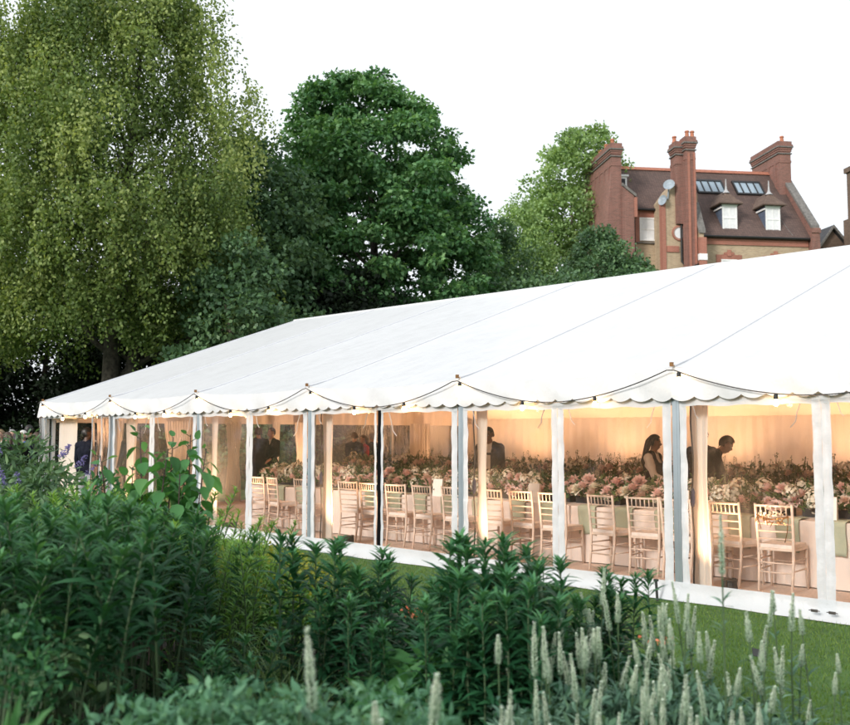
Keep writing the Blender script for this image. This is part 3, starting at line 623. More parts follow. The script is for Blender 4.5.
# clear window walls: two sheets per bay with white hems
def wavy(a, z, amp, seed): return amp * (math.sin(z * 11 + seed) + .6 * math.sin(z * 23 + seed * 2.3) + .4 * math.sin(z * 37 + seed * 3.1))
def sheet(lo, hi, w_lo, w_hi, seed):
    """w_lo / w_hi: width of the white hem at the lower / upper end of a"""
    def cl(u, v):
        a = lo + (hi - lo) * u; z = .16 + 1.88 * v
        return (-.008 + .012 * math.sin(a * 5 + seed) * math.sin(v * 3.1) + .006 * math.sin(z * 9 + a * 7 + seed), a, z)
    p = MB().grid(cl, 10, 10).build('window_sheet', M['hazy' if lo > 7 else 'clear'], tent, smooth=True)
    for side, ww in ((0, w_lo), (1, w_hi)):
        if ww <= 0: continue
        def hm(u, v):
            z = .03 + 2.03 * v; e = wavy(0, z, .0022, seed + side * 4) if ww > .08 else wavy(0, z, .004, seed + side)
            q = (lo + u * (ww + e)) if side == 0 else (hi - u * (ww + e))
            return (-.05 + .004 * math.sin(z * 17 + seed * 3 + u) + .0015 * math.sin(z * 41 + seed) + .014 * math.sin(u * 3.1), q, z)
        MB().grid(hm, 4, 48).build('hem', M['pvc_hem'], p, smooth=True)
    def tp(u, v):
        a = lo + (hi - lo) * u; return (-.044 + .006 * math.sin(a * 8), a, 1.985 + .1 * v + .008 * math.sin(a * 13 + seed))
    MB().grid(tp, 14, 2).build('hem', M['pvc_hem'], p, smooth=True)
    def sk(u, v):
        a = lo - .07 + (hi - lo + .14) * u
        x = -.05 - .055 * v ** 2 - (.03 + .02 * math.sin(a * 2.3 + seed)) * v ** 3; z = .19 - .18 * v ** .8 + .02 * math.sin(a * 4.1 + seed + math.sin(a * 9)) * v * (1 - v) * 4
        return (x + .01 * math.sin(a * 7 + seed) * v, a, max(z, .008 + .004 * math.sin(a * 9)))
    MB().grid(sk, 18, 8).build('skirt', M['pvc_hem'], p, smooth=True)
    rs = random.Random(int(seed * 10))                             # white slivers standing in for crease glints below the top corners
    for q in (0, 1):
        x_ = hi - .14 - q * .05 if q == 0 else lo + .2; sg = -1 if q == 0 else 1
        if rs.random() < .25: continue
        ln = rs.uniform(.12, .34)
        MB().tube([(-.03, x_, 1.99), (-.035, x_ + sg * ln * .15, 1.99 - ln * .4), (-.03, x_ + sg * ln * .22, 1.99 - ln * .75), (-.028, x_ + sg * ln * .45, 1.99 - ln)], .009, 6, flat=.3).build('crease_glint', M['pvc_hem'], p)
    return p
GAP = 1.5 * BAY                                                     # a = 4.5: two sheets left apart over a black strip
for i in range(NB):
    lo = A0 + 3 * i
    if lo >= A1 - 3: break                                          # the last bay is the open entrance
    L1, MID, HI = lo + .05, lo + 1.5, lo + 2.95
    g = .045 if abs(MID - GAP) < .01 else 0
    sheet(L1, MID - g, .10, .045 if g else .085, i * 2.1); sheet(MID + g, HI, .045 if g else .085, .075, i * 2.1 + 1)
def strip(u, v):
    z = .03 + 2.02 * v; return (-.02, GAP - .055 + .11 * u + .006 * math.sin(z * 6), z)
MB().grid(strip, 2, 30).build('zip_strip', M['black_cloth'], tent)
# entrance: bunched clear sheets at both sides of the opening
def bunch(lo, hi, seed, w0=-.04):
    def fn(u, v):
        a = lo + (hi - lo) * u; z = .02 + 2.03 * v; return (w0 + .05 * math.sin(u * 31 + seed) + .02 * math.sin(u * 57 + z * 2), a + .03 * math.sin(z * 2.5 + seed), z)
    p = MB().grid(fn, 60, 14).build('bunched_sheet', M['clear'], tent, smooth=True)
    for q in (lo, hi, lo + (hi - lo) * .45): MB().tube([(w0 - .03 + .01 * math.sin(j), q + .03 * math.sin(j * .4 + seed), .03 + j * .2) for j in range(11)], .028, 7, flat=.4).build('hem', M['pvc_hem'], p)
bunch(12.06, 12.75, 1); bunch(14.93, 15.12, 2, -.03)
# linings
def pleat(a): return .018 * math.sin(a * 21) + .01 * math.sin(a * 47)
def nl(u, v):
    a = A0 + (A1 - .3 - A0) * u; s = v
    return (.14 + (WD / 2 - .14) * s, a, 2.13 + (RZ - .22 - 2.13) * s - .10 * sagf(a) * math.sin(math.pi * s) + .5 * pleat(a) * math.sin(math.pi * s))
MB().grid(nl, 260, 8).build('ceiling_lining', M['lining'], tent, smooth=True)
def fl(u, v):
    a = A0 + (A1 - .3 - A0) * u; s = v
    return (WD - .14 - (WD / 2 - .14) * s, a, 2.13 + (RZ - .22 - 2.13) * s - .10 * sagf(a) * math.sin(math.pi * s) + .5 * pleat(a) * math.sin(math.pi * s))
MB().grid(fl, 260, 8).build('ceiling_lining', M['lining'], tent, smooth=True)
MB().grid(lambda u, v: (WD - .15 + 1.6 * pleat(A0 + 24 * u) * (1 - .5 * v), A0 + (A1 - .2 - A0) * u, .03 + 2.13 * v), 420, 4).build('wall_lining', M['lining'], tent, smooth=True)
MB().grid(lambda u, v: (.1 + (WD - .2) * u, A0 + .12 + 1.4 * pleat(u * 13.4), .03 + (2.1 + (RZ - .22 - 2.1) * (1 - abs(2 * u - 1))) * v), 200, 6).build('wall_lining', M['lining'], tent, smooth=True)
MB().grid(lambda u, v: (.1 + (WD - .2) * u, A1 - .28 + 1.2 * pleat(u * 13.4), 1.93 * (1 - v) + (2.14 + (RZ - .22 - 2.13) * (1 - abs(2 * u - 1))) * v), 200, 5).build('gable_lining', M['lining'], tent, smooth=True)
MB().grid(lambda u, v: (.05 + .0 * u, A0 + (A1 - .2 - A0) * u, 2.0 + .14 * v), 40, 1).build('lining_edge', M['lining'], tent)
# end wall windows, posts
for lo, hi in ((.1, 3.4), (3.4, 6.8), (6.8, 10.2), (10.2, 13.5)):
    p = MB().grid(lambda u, v: (lo + (hi - lo) * u, A1 - .06 + .01 * math.sin(u * 9), .05 + 1.95 * v), 10, 6).build('window_sheet', M['clear'], tent, smooth=True)
    MB().box((lo, A1 - .1, 0), (lo + .07, A1 - .03, 2.0)).build('hem', M['pvc_hem'], p)
fl_ = MB().add([(.05, A0, .03), (WD - .05, A0, .03), (WD - .05, A1, .03), (.05, A1, .03)], [(0, 1, 2, 3)]).build('matting_floor', M['carpet']); fl_.location = (X0, D0, 0); fl_.rotation_euler = (0, 0, TH); tag(fl_, kind='structure')

# gathered ivory curtains: one at each frame of the long side, several across the tent end
def curtain(length, w0, a0, horiz, seed, label, group, z1=2.1, tie=True, mat='drape'):
    c = empty('curtain', T(a0, w0), TH, label, 'curtain', group)
    def fn(u, v):
        f = 1 - (.28 * math.exp(-((v - .55) / .25) ** 2) if tie else 0)
        q = (u - .5) * length * f; rp = .022 * math.sin(u * length * 90 + seed) + .01 * math.sin(u * length * 210 + seed * 2)
        z = .035 + z1 * v
        return (q, rp, z) if horiz else (rp, q, z)
    MB().grid(fn, max(10, int(length * 60)), 18).build('drape', M[mat], c, smooth=True)
    return c
posts = [(0, 'curtain beside the nearest post, with a glowing lamp at its foot'), (3, 'curtain beside the second nearest post, its foot behind tall lily stems'), (6, 'curtain beside the third post, just left of the black zip strip'),
         (9, 'curtain beside the fourth post, seen above the heart-leaved plant'), (12, 'curtain beside the post at the edge of the open entrance'), (-3, 'curtain at the frame beyond the right edge of the picture')]
for a, lb in posts:
    if a < 0: continue
    c = curtain(.2 if a < 12 else .4, .2, a - (.14 if a < 12 else .3), False, a, 'ivory gathered ' + lb, 'curtains along the clear wall')
curtain(.8, .25, 14.45, False, 3, 'ivory gathered curtain at the outer corner of the open entrance', 'curtains along the clear wall', tie=False)
for q, (lo, hi, lb) in enumerate([(10.63, 11.46, 'ivory curtain at the tent end, just left of the dark corner window'), (6.42, 6.98, 'ivory curtain at the tent end, left of the third post'), (5.70, 5.93, 'narrow ivory curtain alone between dark end windows'),
                    (4.3, 4.75, 'ivory curtain at the tent end, right of the heart-leaved plant'), (2.6, 3.56, 'broad ivory curtain at the tent end, above the heart-leaved plant'), (1.2, 1.6, 'narrow ivory curtain hanging in the entrance beside the dark-suited man'), (13.1, 13.5, 'ivory curtain in the far back corner of the tent')]):
    curtain(hi - lo, (lo + hi) / 2, A1 - .4, True, q, lb, 'curtains across the tent end', z1=1.95, tie=q not in (0, 6))

# festoon lights: cable hooked up at each frame, hanging in between
fs = empty('festoon_lights', (X0, D0, 0), TH, 'string of warm bulbs on black cable looped along the scalloped edge of the tent', 'string lights')
def cab(a):
    ld = leg_dist(a) / 1.5; return (-.14 - .02 * ld, a, 2.375 - .315 * (1 - (1 - ld) ** 1.9))
pts = [cab(A0 + (A1 + .1 - A0) * i / 288) for i in range(289)]
MB().tube(pts, .0065, 5).build('cable', M['cable'], fs)
b0 = None
k_ = 0
for i in range(-6, 16):
    a = i + .0 - .10 + .03 * math.sin(i * 7)
    if a > A1 or a < -5: continue
    c = cab(a)
    if b0 is None:
        b0 = empty('bulb', c); b0.parent = fs; b0.location = c
        MB().lathe([(.012, .0), (.02, -.012), (.022, -.05), (.019, -.055)], (0, 0, 0), 10).build('bulb_socket', M['black_rubber'], b0)
        MB().lathe([(.012, -.056), (.017, -.067), (.024, -.085), (.025, -.097), (.018, -.112), (.006, -.118)], (0, 0, 0), 12).build('glass', M['bulb'], b0, smooth=True)
    else:
        nb_ = copy_tree(b0, loc=c, parent=fs)

# uplights on the floor beside each curtain
def uplight(a, w0, energy, label, group):
    u = empty('uplight', T(a, w0, .03), TH, label, 'floor lamp', group)
    MB().lathe([(.085, 0), (.09, .02), (.075, .14), (.08, .16), (.078, .165)], (0, 0, 0), 16).build('housing', M['housing'], u)
    MB().lathe([(.035, .15), (.03, .156), (.015, .158)], (0, 0, 0), 16).build('lens', M['lens'], u)
    MB().box((-.12, -.02, .0), (-.093, .02, .17)).box((.093, -.02, 0), (.12, .02, .17)).build('bracket', M['housing'], u)
    l = bpy.data.lights.new('uplight_beam', 'SPOT'); l.energy = energy; l.color = (1, .585, .325); l.spot_size = R(125); l.spot_blend = .8; l.shadow_soft_size = .06
    lo = bpy.data.objects.new('beam', l); link(lo); lo.parent = u; lo.location = (0, 0, .22); lo.rotation_euler = (R(180), 0, 0)
for a, e, lb in ((0, 1, 'small glowing uplight at the foot of the nearest curtain'), (3, 1, 'small glowing uplight behind the lilies at the second post'), (6, 1, 'small glowing uplight by the curtain of the third post'), (9, 1, 'small glowing uplight by the fourth post, hidden behind leaves'), (12, 1, 'small uplight near the entrance post'), (-3, 1, 'small uplight past the right edge of the picture'), (-6, 1, 'small uplight further past the right edge of the picture')):
    uplight(a - .32, .42, UPW, lb, 'uplights round the tent floor')
for a in (-6, -3, 0, 3, 6, 9, 12): uplight(a, WD - 1.3, UPW * 1.5, 'small uplight against the draped back wall of the tent, hidden by flowers', 'uplights along the back wall')
for a in (2.1, 6.2, 9.2, 12): uplight(A1 - 1.1, a, UPW * .9, 'small uplight by a curtain of the tent end, hidden by flowers', 'uplights along the tent end')
# power cables with blue plugs hanging beside the posts
for a in (0, 3, 6):
    pc = empty('power_cable', T(a - .1, .1), TH, {0: 'dark cable with a blue plug hanging inside the nearest post', 3: 'dark cable with a blue plug hanging inside the second nearest post', 6: 'dark cable with a blue plug hanging inside the third post'}[a], 'cable', 'cables at the posts')
    MB().tube([(0, .01 * math.sin(j * .9), 2.05 - j * .12) for j in range(17)], .009, 6).build('cord', M['greycable'], pc)
    MB().tube([(.0, 0, 1.14), (0, 0, 1.10), (0, .004, .99), (0, .004, .95)], [.01, .024, .026, .016], 10).build('plug', M['blueplug'], pc)
# ------------------------------------------------------------------ tables, chairs, flowers inside
TW0, TW1 = 1.5, 2.7
def table(a0, a1, w0, w1, label, clabel):
    t = empty('banquet_table', T((a0 + a1) / 2, (w0 + w1) / 2, .03), TH, label, 'table', 'long dining tables')
    hx, hy = (w1 - w0) / 2, (a1 - a0) / 2
    MB().box((-hx, -hy, .68), (hx, hy, .715)).build('tabletop', M['chairwood'], t)
    for sx in (-1, 1):
        for sy in (-1, 1): MB().tube([(sx * (hx - .1), sy * (hy - .25), 0), (sx * (hx - .1), sy * (hy - .25), .68)], .02, 8).build('leg', M['housing'], t)
    mb = MB(); ring = []
    N = int((hx + hy) * 4 / .045)
    per = 4 * (hx + hy)
    def rim(s, off):
        s = s % per
        for (x0, y0, x1, y1) in ((-hx, -hy, hx, -hy), (hx, -hy, hx, hy), (hx, hy, -hx, hy), (-hx, hy, -hx, -hy)):
            l = abs(x1 - x0) + abs(y1 - y0)
            if s <= l:
                f = s / l; x = x0 + (x1 - x0) * f; y = y0 + (y1 - y0) * f; nx, ny = (y1 - y0) / l, -(x1 - x0) / l
                return x + nx * off, y + ny * off
            s -= l
        return x0, y0
    zs = [.722, .705, .55, .35, .18, .012]
    for j, z in enumerate(zs):
        for i in range(N):
            s = per * i / N; fz = (.722 - z) / .71
            off = .004 + (.012 + .03 * math.sin(s * 9 + math.sin(s * 2.3) * 2) + .012 * math.sin(s * 23)) * fz
            x, y = rim(s, max(.004, off)); mb.v.append((x, y, z))
    for j in range(len(zs) - 1):
        for i in range(N):
            i2 = (i + 1) % N; mb.f.append((j * N + i, j * N + i2, (j + 1) * N + i2, (j + 1) * N + i))
    mb.f.append(tuple(range(N))[::-1])
    c = mb.build('tablecloth', M['linen'], smooth=False, loc=T((a0 + a1) / 2, (w0 + w1) / 2, .03)); c.rotation_euler = (0, 0, TH)
    tag(c, clabel, 'tablecloth', 'cloths on the long tables')
table(-1.22, 2.43, TW0, TW1, 'long dining table nearest the camera, behind the nearest post', 'floor-length blush cloth on the nearest table, behind the nearest post')
table(2.46, 6.1, TW0, TW1, 'long dining table seen between the second and third posts', 'floor-length blush cloth on the table between the second and third posts')
table(6.13, 9.75, TW0, TW1, 'long dining table left of the third post', 'floor-length blush cloth on the table left of the third post')
table(-5.2, -1.5, TW0 - .12, TW1 - .1, 'long dining table at the right edge of the picture', 'floor-length blush cloth on the table at the right edge of the picture')
BW0, BW1 = 5.1, 6.3
for a0, a1, nm in ((-2.4, 1.3, 'first'), (1.35, 5.0, 'second'), (5.05, 8.7, 'third'), (8.75, 12.0, 'fourth')):
    table(a0, a1, BW0, BW1, f'{nm} long table from the right in the back row, under dusky flowers', f'cloth on the {nm} table from the right in the back row, hidden by flowers')

def chair_proto(label):
    c = empty('dining_chair', (0, 0, 0), 0, label, 'chair', 'limewashed dining chairs'); m = M['chairwood']
    def tb(n, pts, r, mm=m): return MB().tube(pts, r, 7).build(n, mm, c, smooth=True)
    for s in (-1, 1):
        tb('rear_leg', [(s * .175, -.235, 0), (s * .18, -.195, .25), (s * .185, -.185, .45), (s * .19, -.20, .65), (s * .195, -.235, .925)], [.015, .016, .018, .016, .015])
        tb('front_leg', [(s * .195, .2, 0), (s * .19, .19, .2), (s * .19, .185, .44)], [.014, .016, .018])
        tb('side_stretcher', [(s * .182, -.205, .22), (s * .192, .192, .22)], .009); tb('side_stretcher', [(s * .183, -.2, .33), (s * .191, .19, .33)], .009)
    for z in (.2, .3): tb('stretcher', [(-.18, -.2, z), (.18, -.2, z)], .009)
    tb('stretcher', [(-.19, .19, .28), (.19, .19, .28)], .009)
    def by(z): return -.185 - .05 * ((z - .45) / .475) ** 1.4 if z > .45 else -.19
    for z in (.555, .635, .715, .80, .905): tb('crossrail', [(-.19, by(z), z), (0, by(z) - .012, z), (.19, by(z), z)], .0095 if z < .85 else .013)
    for i in range(6):
        x = -.135 + i * .054; tb('spindle', [(x, by(.80) - .01, .80), (x, by(.905) - .008, .905)], .0075)
    MB().prism([(-.19, -.195), (.19, -.195), (.205, .2), (-.205, .2)], 2, .43, .458).build('seat', m, c)
    MB().prism([(-.18, -.18), (.18, -.18), (.192, .195), (.18, .205), (-.18, .205), (-.192, .195)], 2, .4585, .495).build('cushion', M['cover'], c)
    return c
front = [(-.55, 2, 'second chair right of the nearest post, with a twig garland on its back'), (-.03, -3, 'first chair right of the nearest post'), (.42, 4, 'chair half hidden behind the nearest post and its curtain'), (.60, 0, 'chair just left of the nearest post, mostly behind it'),
         (1.08, 3, 'chair second left of the nearest post, beside a white menu card'), (1.6, -2, 'chair in the middle of the panel left of the nearest post'), (2.36, 4, 'chair half behind the white seam between the two nearest posts'), (2.88, -4, 'chair in front of pink roses, middle of the panel right of the second post'),
         (3.38, 2, 'chair partly behind the curtain of the second post'), (4.12, 0, 'chair just left of the second post'), (4.68, -3, 'chair left of the second post with sage napkins either side'), (5.24, 3, 'chair just right of the black zip strip'),
         (5.82, -2, 'chair just left of the black zip strip'), (6.35, 2, 'second chair left of the black zip strip'), (7.5, 5, 'chair in the middle of the first panel left of the third post'), (8.25, -6, 'chair turned askew in the far left panel'), (8.75, 3, 'leftmost chair at the near tables')]
ch0 = None
for a, rot, lb in front:
    lab = 'limewashed ' + lb
    if ch0 is None: ch0 = chair_proto(lab); c = ch0
    else: c = copy_tree(ch0, label=lab)
    rc_ = random.Random(int(a * 100) + 900); c.location = T(a, 1.24 + rc_.uniform(-.05, .04), .03); c.rotation_euler = (0, 0, FACE_IN + R(rot * 1.5 + rc_.uniform(-4, 4)))
# far-side chairs that peep out beyond the ends of the flowers
for a, rot, lb in ((9.3, 170, 'limewashed chair facing the camera at the far left end of the tables'), ):
    copy_tree(ch0, loc=T(a, 2.95, .03), rz=FACE_IN + R(rot), label=lb)
# twig garland on the second chair
tw = MB(); rr = random.Random(4)
for i in range(26):
    x = -.16 + .32 * i / 25; p = Vector((x, -.262 + rr.uniform(-.02, 0), .80 - .05 * math.sin(math.pi * i / 25) + rr.uniform(-.015, .015)))
    e = p + Vector((rr.uniform(-.06, .06), rr.uniform(-.02, .0), rr.uniform(-.07, .03))); tw.tube([p, p.lerp(e, .5) + Vector((0, -.01, .005)), e], [.006, .005, .002], 5)
tw.tube([(-.17, -.262, .81), (-.08, -.272, .77), (.02, -.272, .765), (.17, -.262, .80)], .009, 6)
tw.tube([(.165, -.262, .79), (.15, -.26, .64), (.12, -.25, .53)], .005, 5).tube([(-.165, -.262, .8), (-.13, -.25, .66)], .005, 5)
g = empty('twig_garland', tuple(ch0.location), ch0.rotation_euler[2], 'brown twig garland with small pale flowers tied across a chair back', 'garland')
tw.build('twigs', M['brass'], g)
r = np.random.default_rng(8); n = 60; pp = np.stack([r.uniform(-.15, .15, n), -.275 + r.normal(size=n) * .008, .815 + r.normal(size=n) * .03], 1)
leaves('blossom', pp, rdir(n), rdir(n), .03, .025, M['creampetal'], 'broad', None, g)

# sage napkins hanging over the table edge at each setting
nap = None
sett = [-1.0, -.5, .06, .55, 1.02, 1.6, 2.15, 2.75, 3.3, 4.0, 4.62, 5.2, 5.75, 6.3, 7.4, 8.1, 8.7]
for i, a in enumerate(sett):
    def nf(u, v):
        x = (u - .5) * .27 * (1 - .12 * max(0, v - .5)); s = v * .62
        if s < .25: return (x, .25 - s, .742 + .003 * math.sin(u * 9))
        return (x + .008 * math.sin(v * 9), -.028 - .012 * math.sin(u * 7) * v - .01 * v, .742 - (s - .25))
    if nap is None:
        nap = MB().grid(nf, 8, 14).build('napkin', M['sage'], smooth=True); o = nap
        sm = nap.modifiers.new('thick', 'SOLIDIFY'); sm.thickness = .004
    else: o = nap.copy(); link(o)
    o.location = T(a, TW0 - .005, .03); o.rotation_euler = (0, 0, FACE_IN)
    tag(o, 'sage green napkin hanging over the near table edge between chairs', 'napkin', 'sage napkins on the near table edge')
mc = None
for a, lb in ((.86, 'white menu card standing left of the nearest post'), (3.12, 'white menu card standing right of the second post'), (4.95, 'white menu card standing right of the black zip strip'), (-.9, 'white menu card standing in the panel right of the nearest post')):
    if mc is None: mc = MB().prism([(-.05, 0), (.05, 0), (.012, .26), (-.012, .26)], 0, -.085, .085).build('menu_card', M['card']); o = mc
    else: o = mc.copy(); link(o)
    o.location = T(a, TW0 + .12, .753); o.rotation_euler = (0, 0, FACE_IN + R(8)); tag(o, lb, 'card', 'menu cards')

# flower arrangements
def bloom(kind, m, rad, n, seed):
    """ball of petals (hydrangea) or a cupped rose"""
    r = np.random.default_rng(seed)
    if kind == 'ball':
        d = rdir(n, .3, r); P = d * rad * r.uniform(.75, 1, n)[:, None]; t = rdir(n, 0, r); D = unit(np.cross(d, t)); return P, D, d, rad * .42, rad * .36
    an = np.arange(n) * 2.4; q = (np.arange(n) + .5) / n
    d = np.stack([np.cos(an) * q, np.sin(an) * q, 1.15 - q], 1); d = unit(d); P = d * rad * .35 + np.array([0, 0, -.2 * rad])
    D = unit(np.stack([np.cos(an) * q * 1.1, np.sin(an) * q * 1.1, 1.05 - q * .7], 1)); return P, D, unit(np.stack([-np.cos(an), -np.sin(an), .6 + 0 * an], 1)), rad * .95, rad * .8
def bloom_obj(name, kind, m, rad, n, seed, parent, loc):
    P_, D_, N_, L_, W_ = bloom(kind, m, rad, n, seed); o = leaves(name, P_, D_, N_, L_, W_, M[m], 'broad', None, parent); o.location = loc; return o
def arrangement(seed, length, dusk, label, group, height=.36):
    r = np.random.default_rng(seed); root = empty('flower_arrangement', (0, 0, 0), 0, label, 'flowers', group)
    MB().box((-length / 2 + .08, -.07, 0), (length / 2 - .08, .07, .09)).build('trough', M['housing'], root)
    n = 300 if not dusk else 440; L = length / 2
    c = np.stack([r.uniform(-L, L, n), r.normal(size=n) * .14, np.abs(r.normal(size=n)) * .0], 1)
    c[:, 2] = .06 + r.uniform(0, 1, n) ** .8 * (height * .85) * np.exp(-(c[:, 1] / .3) ** 2) * (1 - .25 * np.abs(c[:, 0] / L) ** 4)
    D = unit(np.stack([r.normal(size=n) * .5, c[:, 1] * 4 + r.normal(size=n) * .4, .5 + r.normal(size=n) * .5], 1))
    leaves('foliage', c, D, rdir(n, .5, r), r.uniform(.06, .12, n), r.uniform(.03, .055, n), M['dusk_leaf' if dusk else 'decor_leaf'], 'broad', None, root)
    sp = MB(); lp = []                                             # thin sprays standing above
    for i in range(16 if dusk else 11):
        x = r.uniform(-L, L); y = r.normal() * .1; h = height * r.uniform(.95, 1.4); e = Vector((x + r.normal() * .06, y + r.normal() * .05, h))
        sp.tube([(x, y, .1), ((x + e.x) / 2, (y + e.y) / 2, h * .6), tuple(e)], .003, 4)
        for q in range(14):
            f = r.uniform(.5, 1); lp.append((x + (e.x - x) * f, y + (e.y - y) * f, h * f))
    sp.build('spray_stem', M['stem'], root); n = len(lp)
    leaves('spray', np.array(lp) + r.normal(size=(n, 3)) * .012, rdir(n, .3, r), rdir(n, .3, r), .04, .018, M['dusk_leaf' if dusk else 'decor_leaf'], 'quad', None, root)
    cols = (['peachpetal', 'dusk_leaf', 'creampetal', 'peachpetal'] if dusk else ['pinkpetal', 'creampetal', 'creampetal', 'peachpetal', 'pinkpetal'])
    for i in range(20 if not dusk else 13):
        x = -L + (i + r.uniform(.2, .8)) * length / (20 if not dusk else 13); y = r.uniform(-.27, .05); z = height * r.uniform(.4, 1.02) * (1 - .3 * abs(y) / .22)
        m = cols[int(r.integers(0, len(cols)))]; kind = 'ball' if m == 'creampetal' and r.random() < .7 else 'rose'
        rad = r.uniform(.095, .13) if kind == 'ball' else r.uniform(.07, .095)
        if m == 'dusk_leaf': kind, rad = 'ball', .07
        o = bloom_obj({'pinkpetal': 'pink_rose', 'creampetal': 'cream_bloom', 'peachpetal': 'peach_rose', 'dusk_leaf': 'dusky_bloom'}[m], kind, m, rad, 60 if kind == 'ball' else 26, seed * 50 + i, root, (x, y, z))
        o.rotation_euler = (R(r.uniform(5, 55)), 0, R(r.uniform(-30, 30)))
    return root
names_near = ['posy with pink roses right of the nearest post, next to the white seam', 'posy with cream hydrangeas just right of the nearest post', 'posy behind the nearest post and its curtain', 'posy in front of the waitress, with white blooms', 'posy left of the waitress', 'posy behind the white seam between the nearest posts',
  'posy with pink roses right of the second post', 'posy behind the curtain of the second post', 'posy of cream blooms left of the second post', 'posy right of the black zip strip', 'posy left of the black zip strip', 'posy beside the curtain of the third post', 'posy left of the third post', 'posy at the left end of the near tables']
rr = random.Random(2); protos = [arrangement(100 + i, .86, False, 'x', 'flowers along the near tables') for i in range(4)]
i = 0; a = -.8; used = set()
while a < 9.4:
    p = protos[(i * 3 + (i // 4)) % 4]; lab = 'low ' + names_near[min(i, len(names_near) - 1)]
    if p.name in used: p = copy_tree(p, label=lab)
    else: used.add(p.name); p['label'] = lab
    p.location = T(a, 2.02 + rr.uniform(-.06, .06), .753); p.rotation_euler = (0, 0, FACE_IN + R(rr.uniform(-6, 6))); i += 1; a += .78
p = copy_tree(protos[1], label='low posy at the right edge of the picture, beyond the white seam'); p.location = T(-2.0, 1.95, .753); p.rotation_euler = (0, 0, FACE_IN)
p = copy_tree(protos[2], label='low posy beyond the right edge of the picture'); p.location = T(-2.8, 1.95, .753); p.rotation_euler = (0, 0, FACE_IN)
protos = [arrangement(200 + i, .95, True, 'x', 'dusky flowers on the back tables', .46) for i in range(3)]
names_far = ['right of the white seam at the right edge', 'just left of the white seam at the right edge', 'below the two people bending', 'below the bending man', 'behind the waitress', 'left of the waitress', 'right of the white seam between the posts', 'left of the white seam between the posts', 'before the waiter', 'behind the second post', 'before the dark corner window', 'right of the black zip strip', 'before the couple', 'left of the couple', 'left of the third post']
a = -1.8; i = 0; used = set()
while a < 11.6:
    p = protos[(i * 2 + i // 3) % 3]; lab = 'dusky brown-green flower bank ' + names_far[min(i, len(names_far) - 1)]
    if p.name in used: p = copy_tree(p, label=lab)
    else: used.add(p.name); p['label'] = lab
    p.location = T(a, 5.5 + rr.uniform(-.06, .06), .753); p.rotation_euler = (0, 0, FACE_IN + R(rr.uniform(-6, 6))); i += 1; a += .92
# ------------------------------------------------------------------ people
SK = {'light': mat('skin_light', (.50, .30, .22), .55, 0, .05), 'brown': mat('skin_brown', (.22, .115, .07), .55, 0, .05), 'dark': mat('skin_dark', (.09, .05, .035), .5, 0, .05), 'tan': mat('skin_tan', (.38, .21, .14), .55, 0, .05)}
HAIR = {'black': mat('hair_black', (.012, .010, .009), .45, 0, .3, 60), 'brown': mat('hair_brown', (.06, .035, .02), .5, 0, .3, 60), 'grey': mat('hair_grey', (.30, .29, .28), .6, 0, .2, 60), 'fair': mat('hair_fair', (.25, .17, .09), .5, 0, .3, 60), 'white': mat('hair_white', (.62, .61, .58), .6, 0, .1, 60)}
CL = {'navy': mat('navy_suit', (.010, .012, .022), .8, 0, .2, 20, spec=.12), 'black': mat('black_suit', (.007, .007, .008), .8, 0, .2, 20, spec=.12), 'white': mat('white_shirt', (.75, .72, .68), .8, 0, .05, 20, spec=.12), 'grey': mat('grey_trousers', (.33, .34, .36), .8, 0, .1, 20, spec=.12),
      'red': mat('red_dress', (.42, .03, .03), .7, 0, .1, 20, spec=.12), 'blue': mat('blue_dress', (.07, .13, .32), .7, 0, .2, 20, spec=.12), 'olive': mat('olive_jacket', (.09, .09, .06), .8, 0, .1, 20, spec=.12), 'shoe': mat('black_shoe', (.008, .008, .008), .3)}
M['eye'] = mat('eye_white', (.6, .58, .55), .3); M['iris'] = mat('iris_dark', (.02, .012, .008), .3); M['lip'] = mat('lip', (.30, .11, .09), .5)
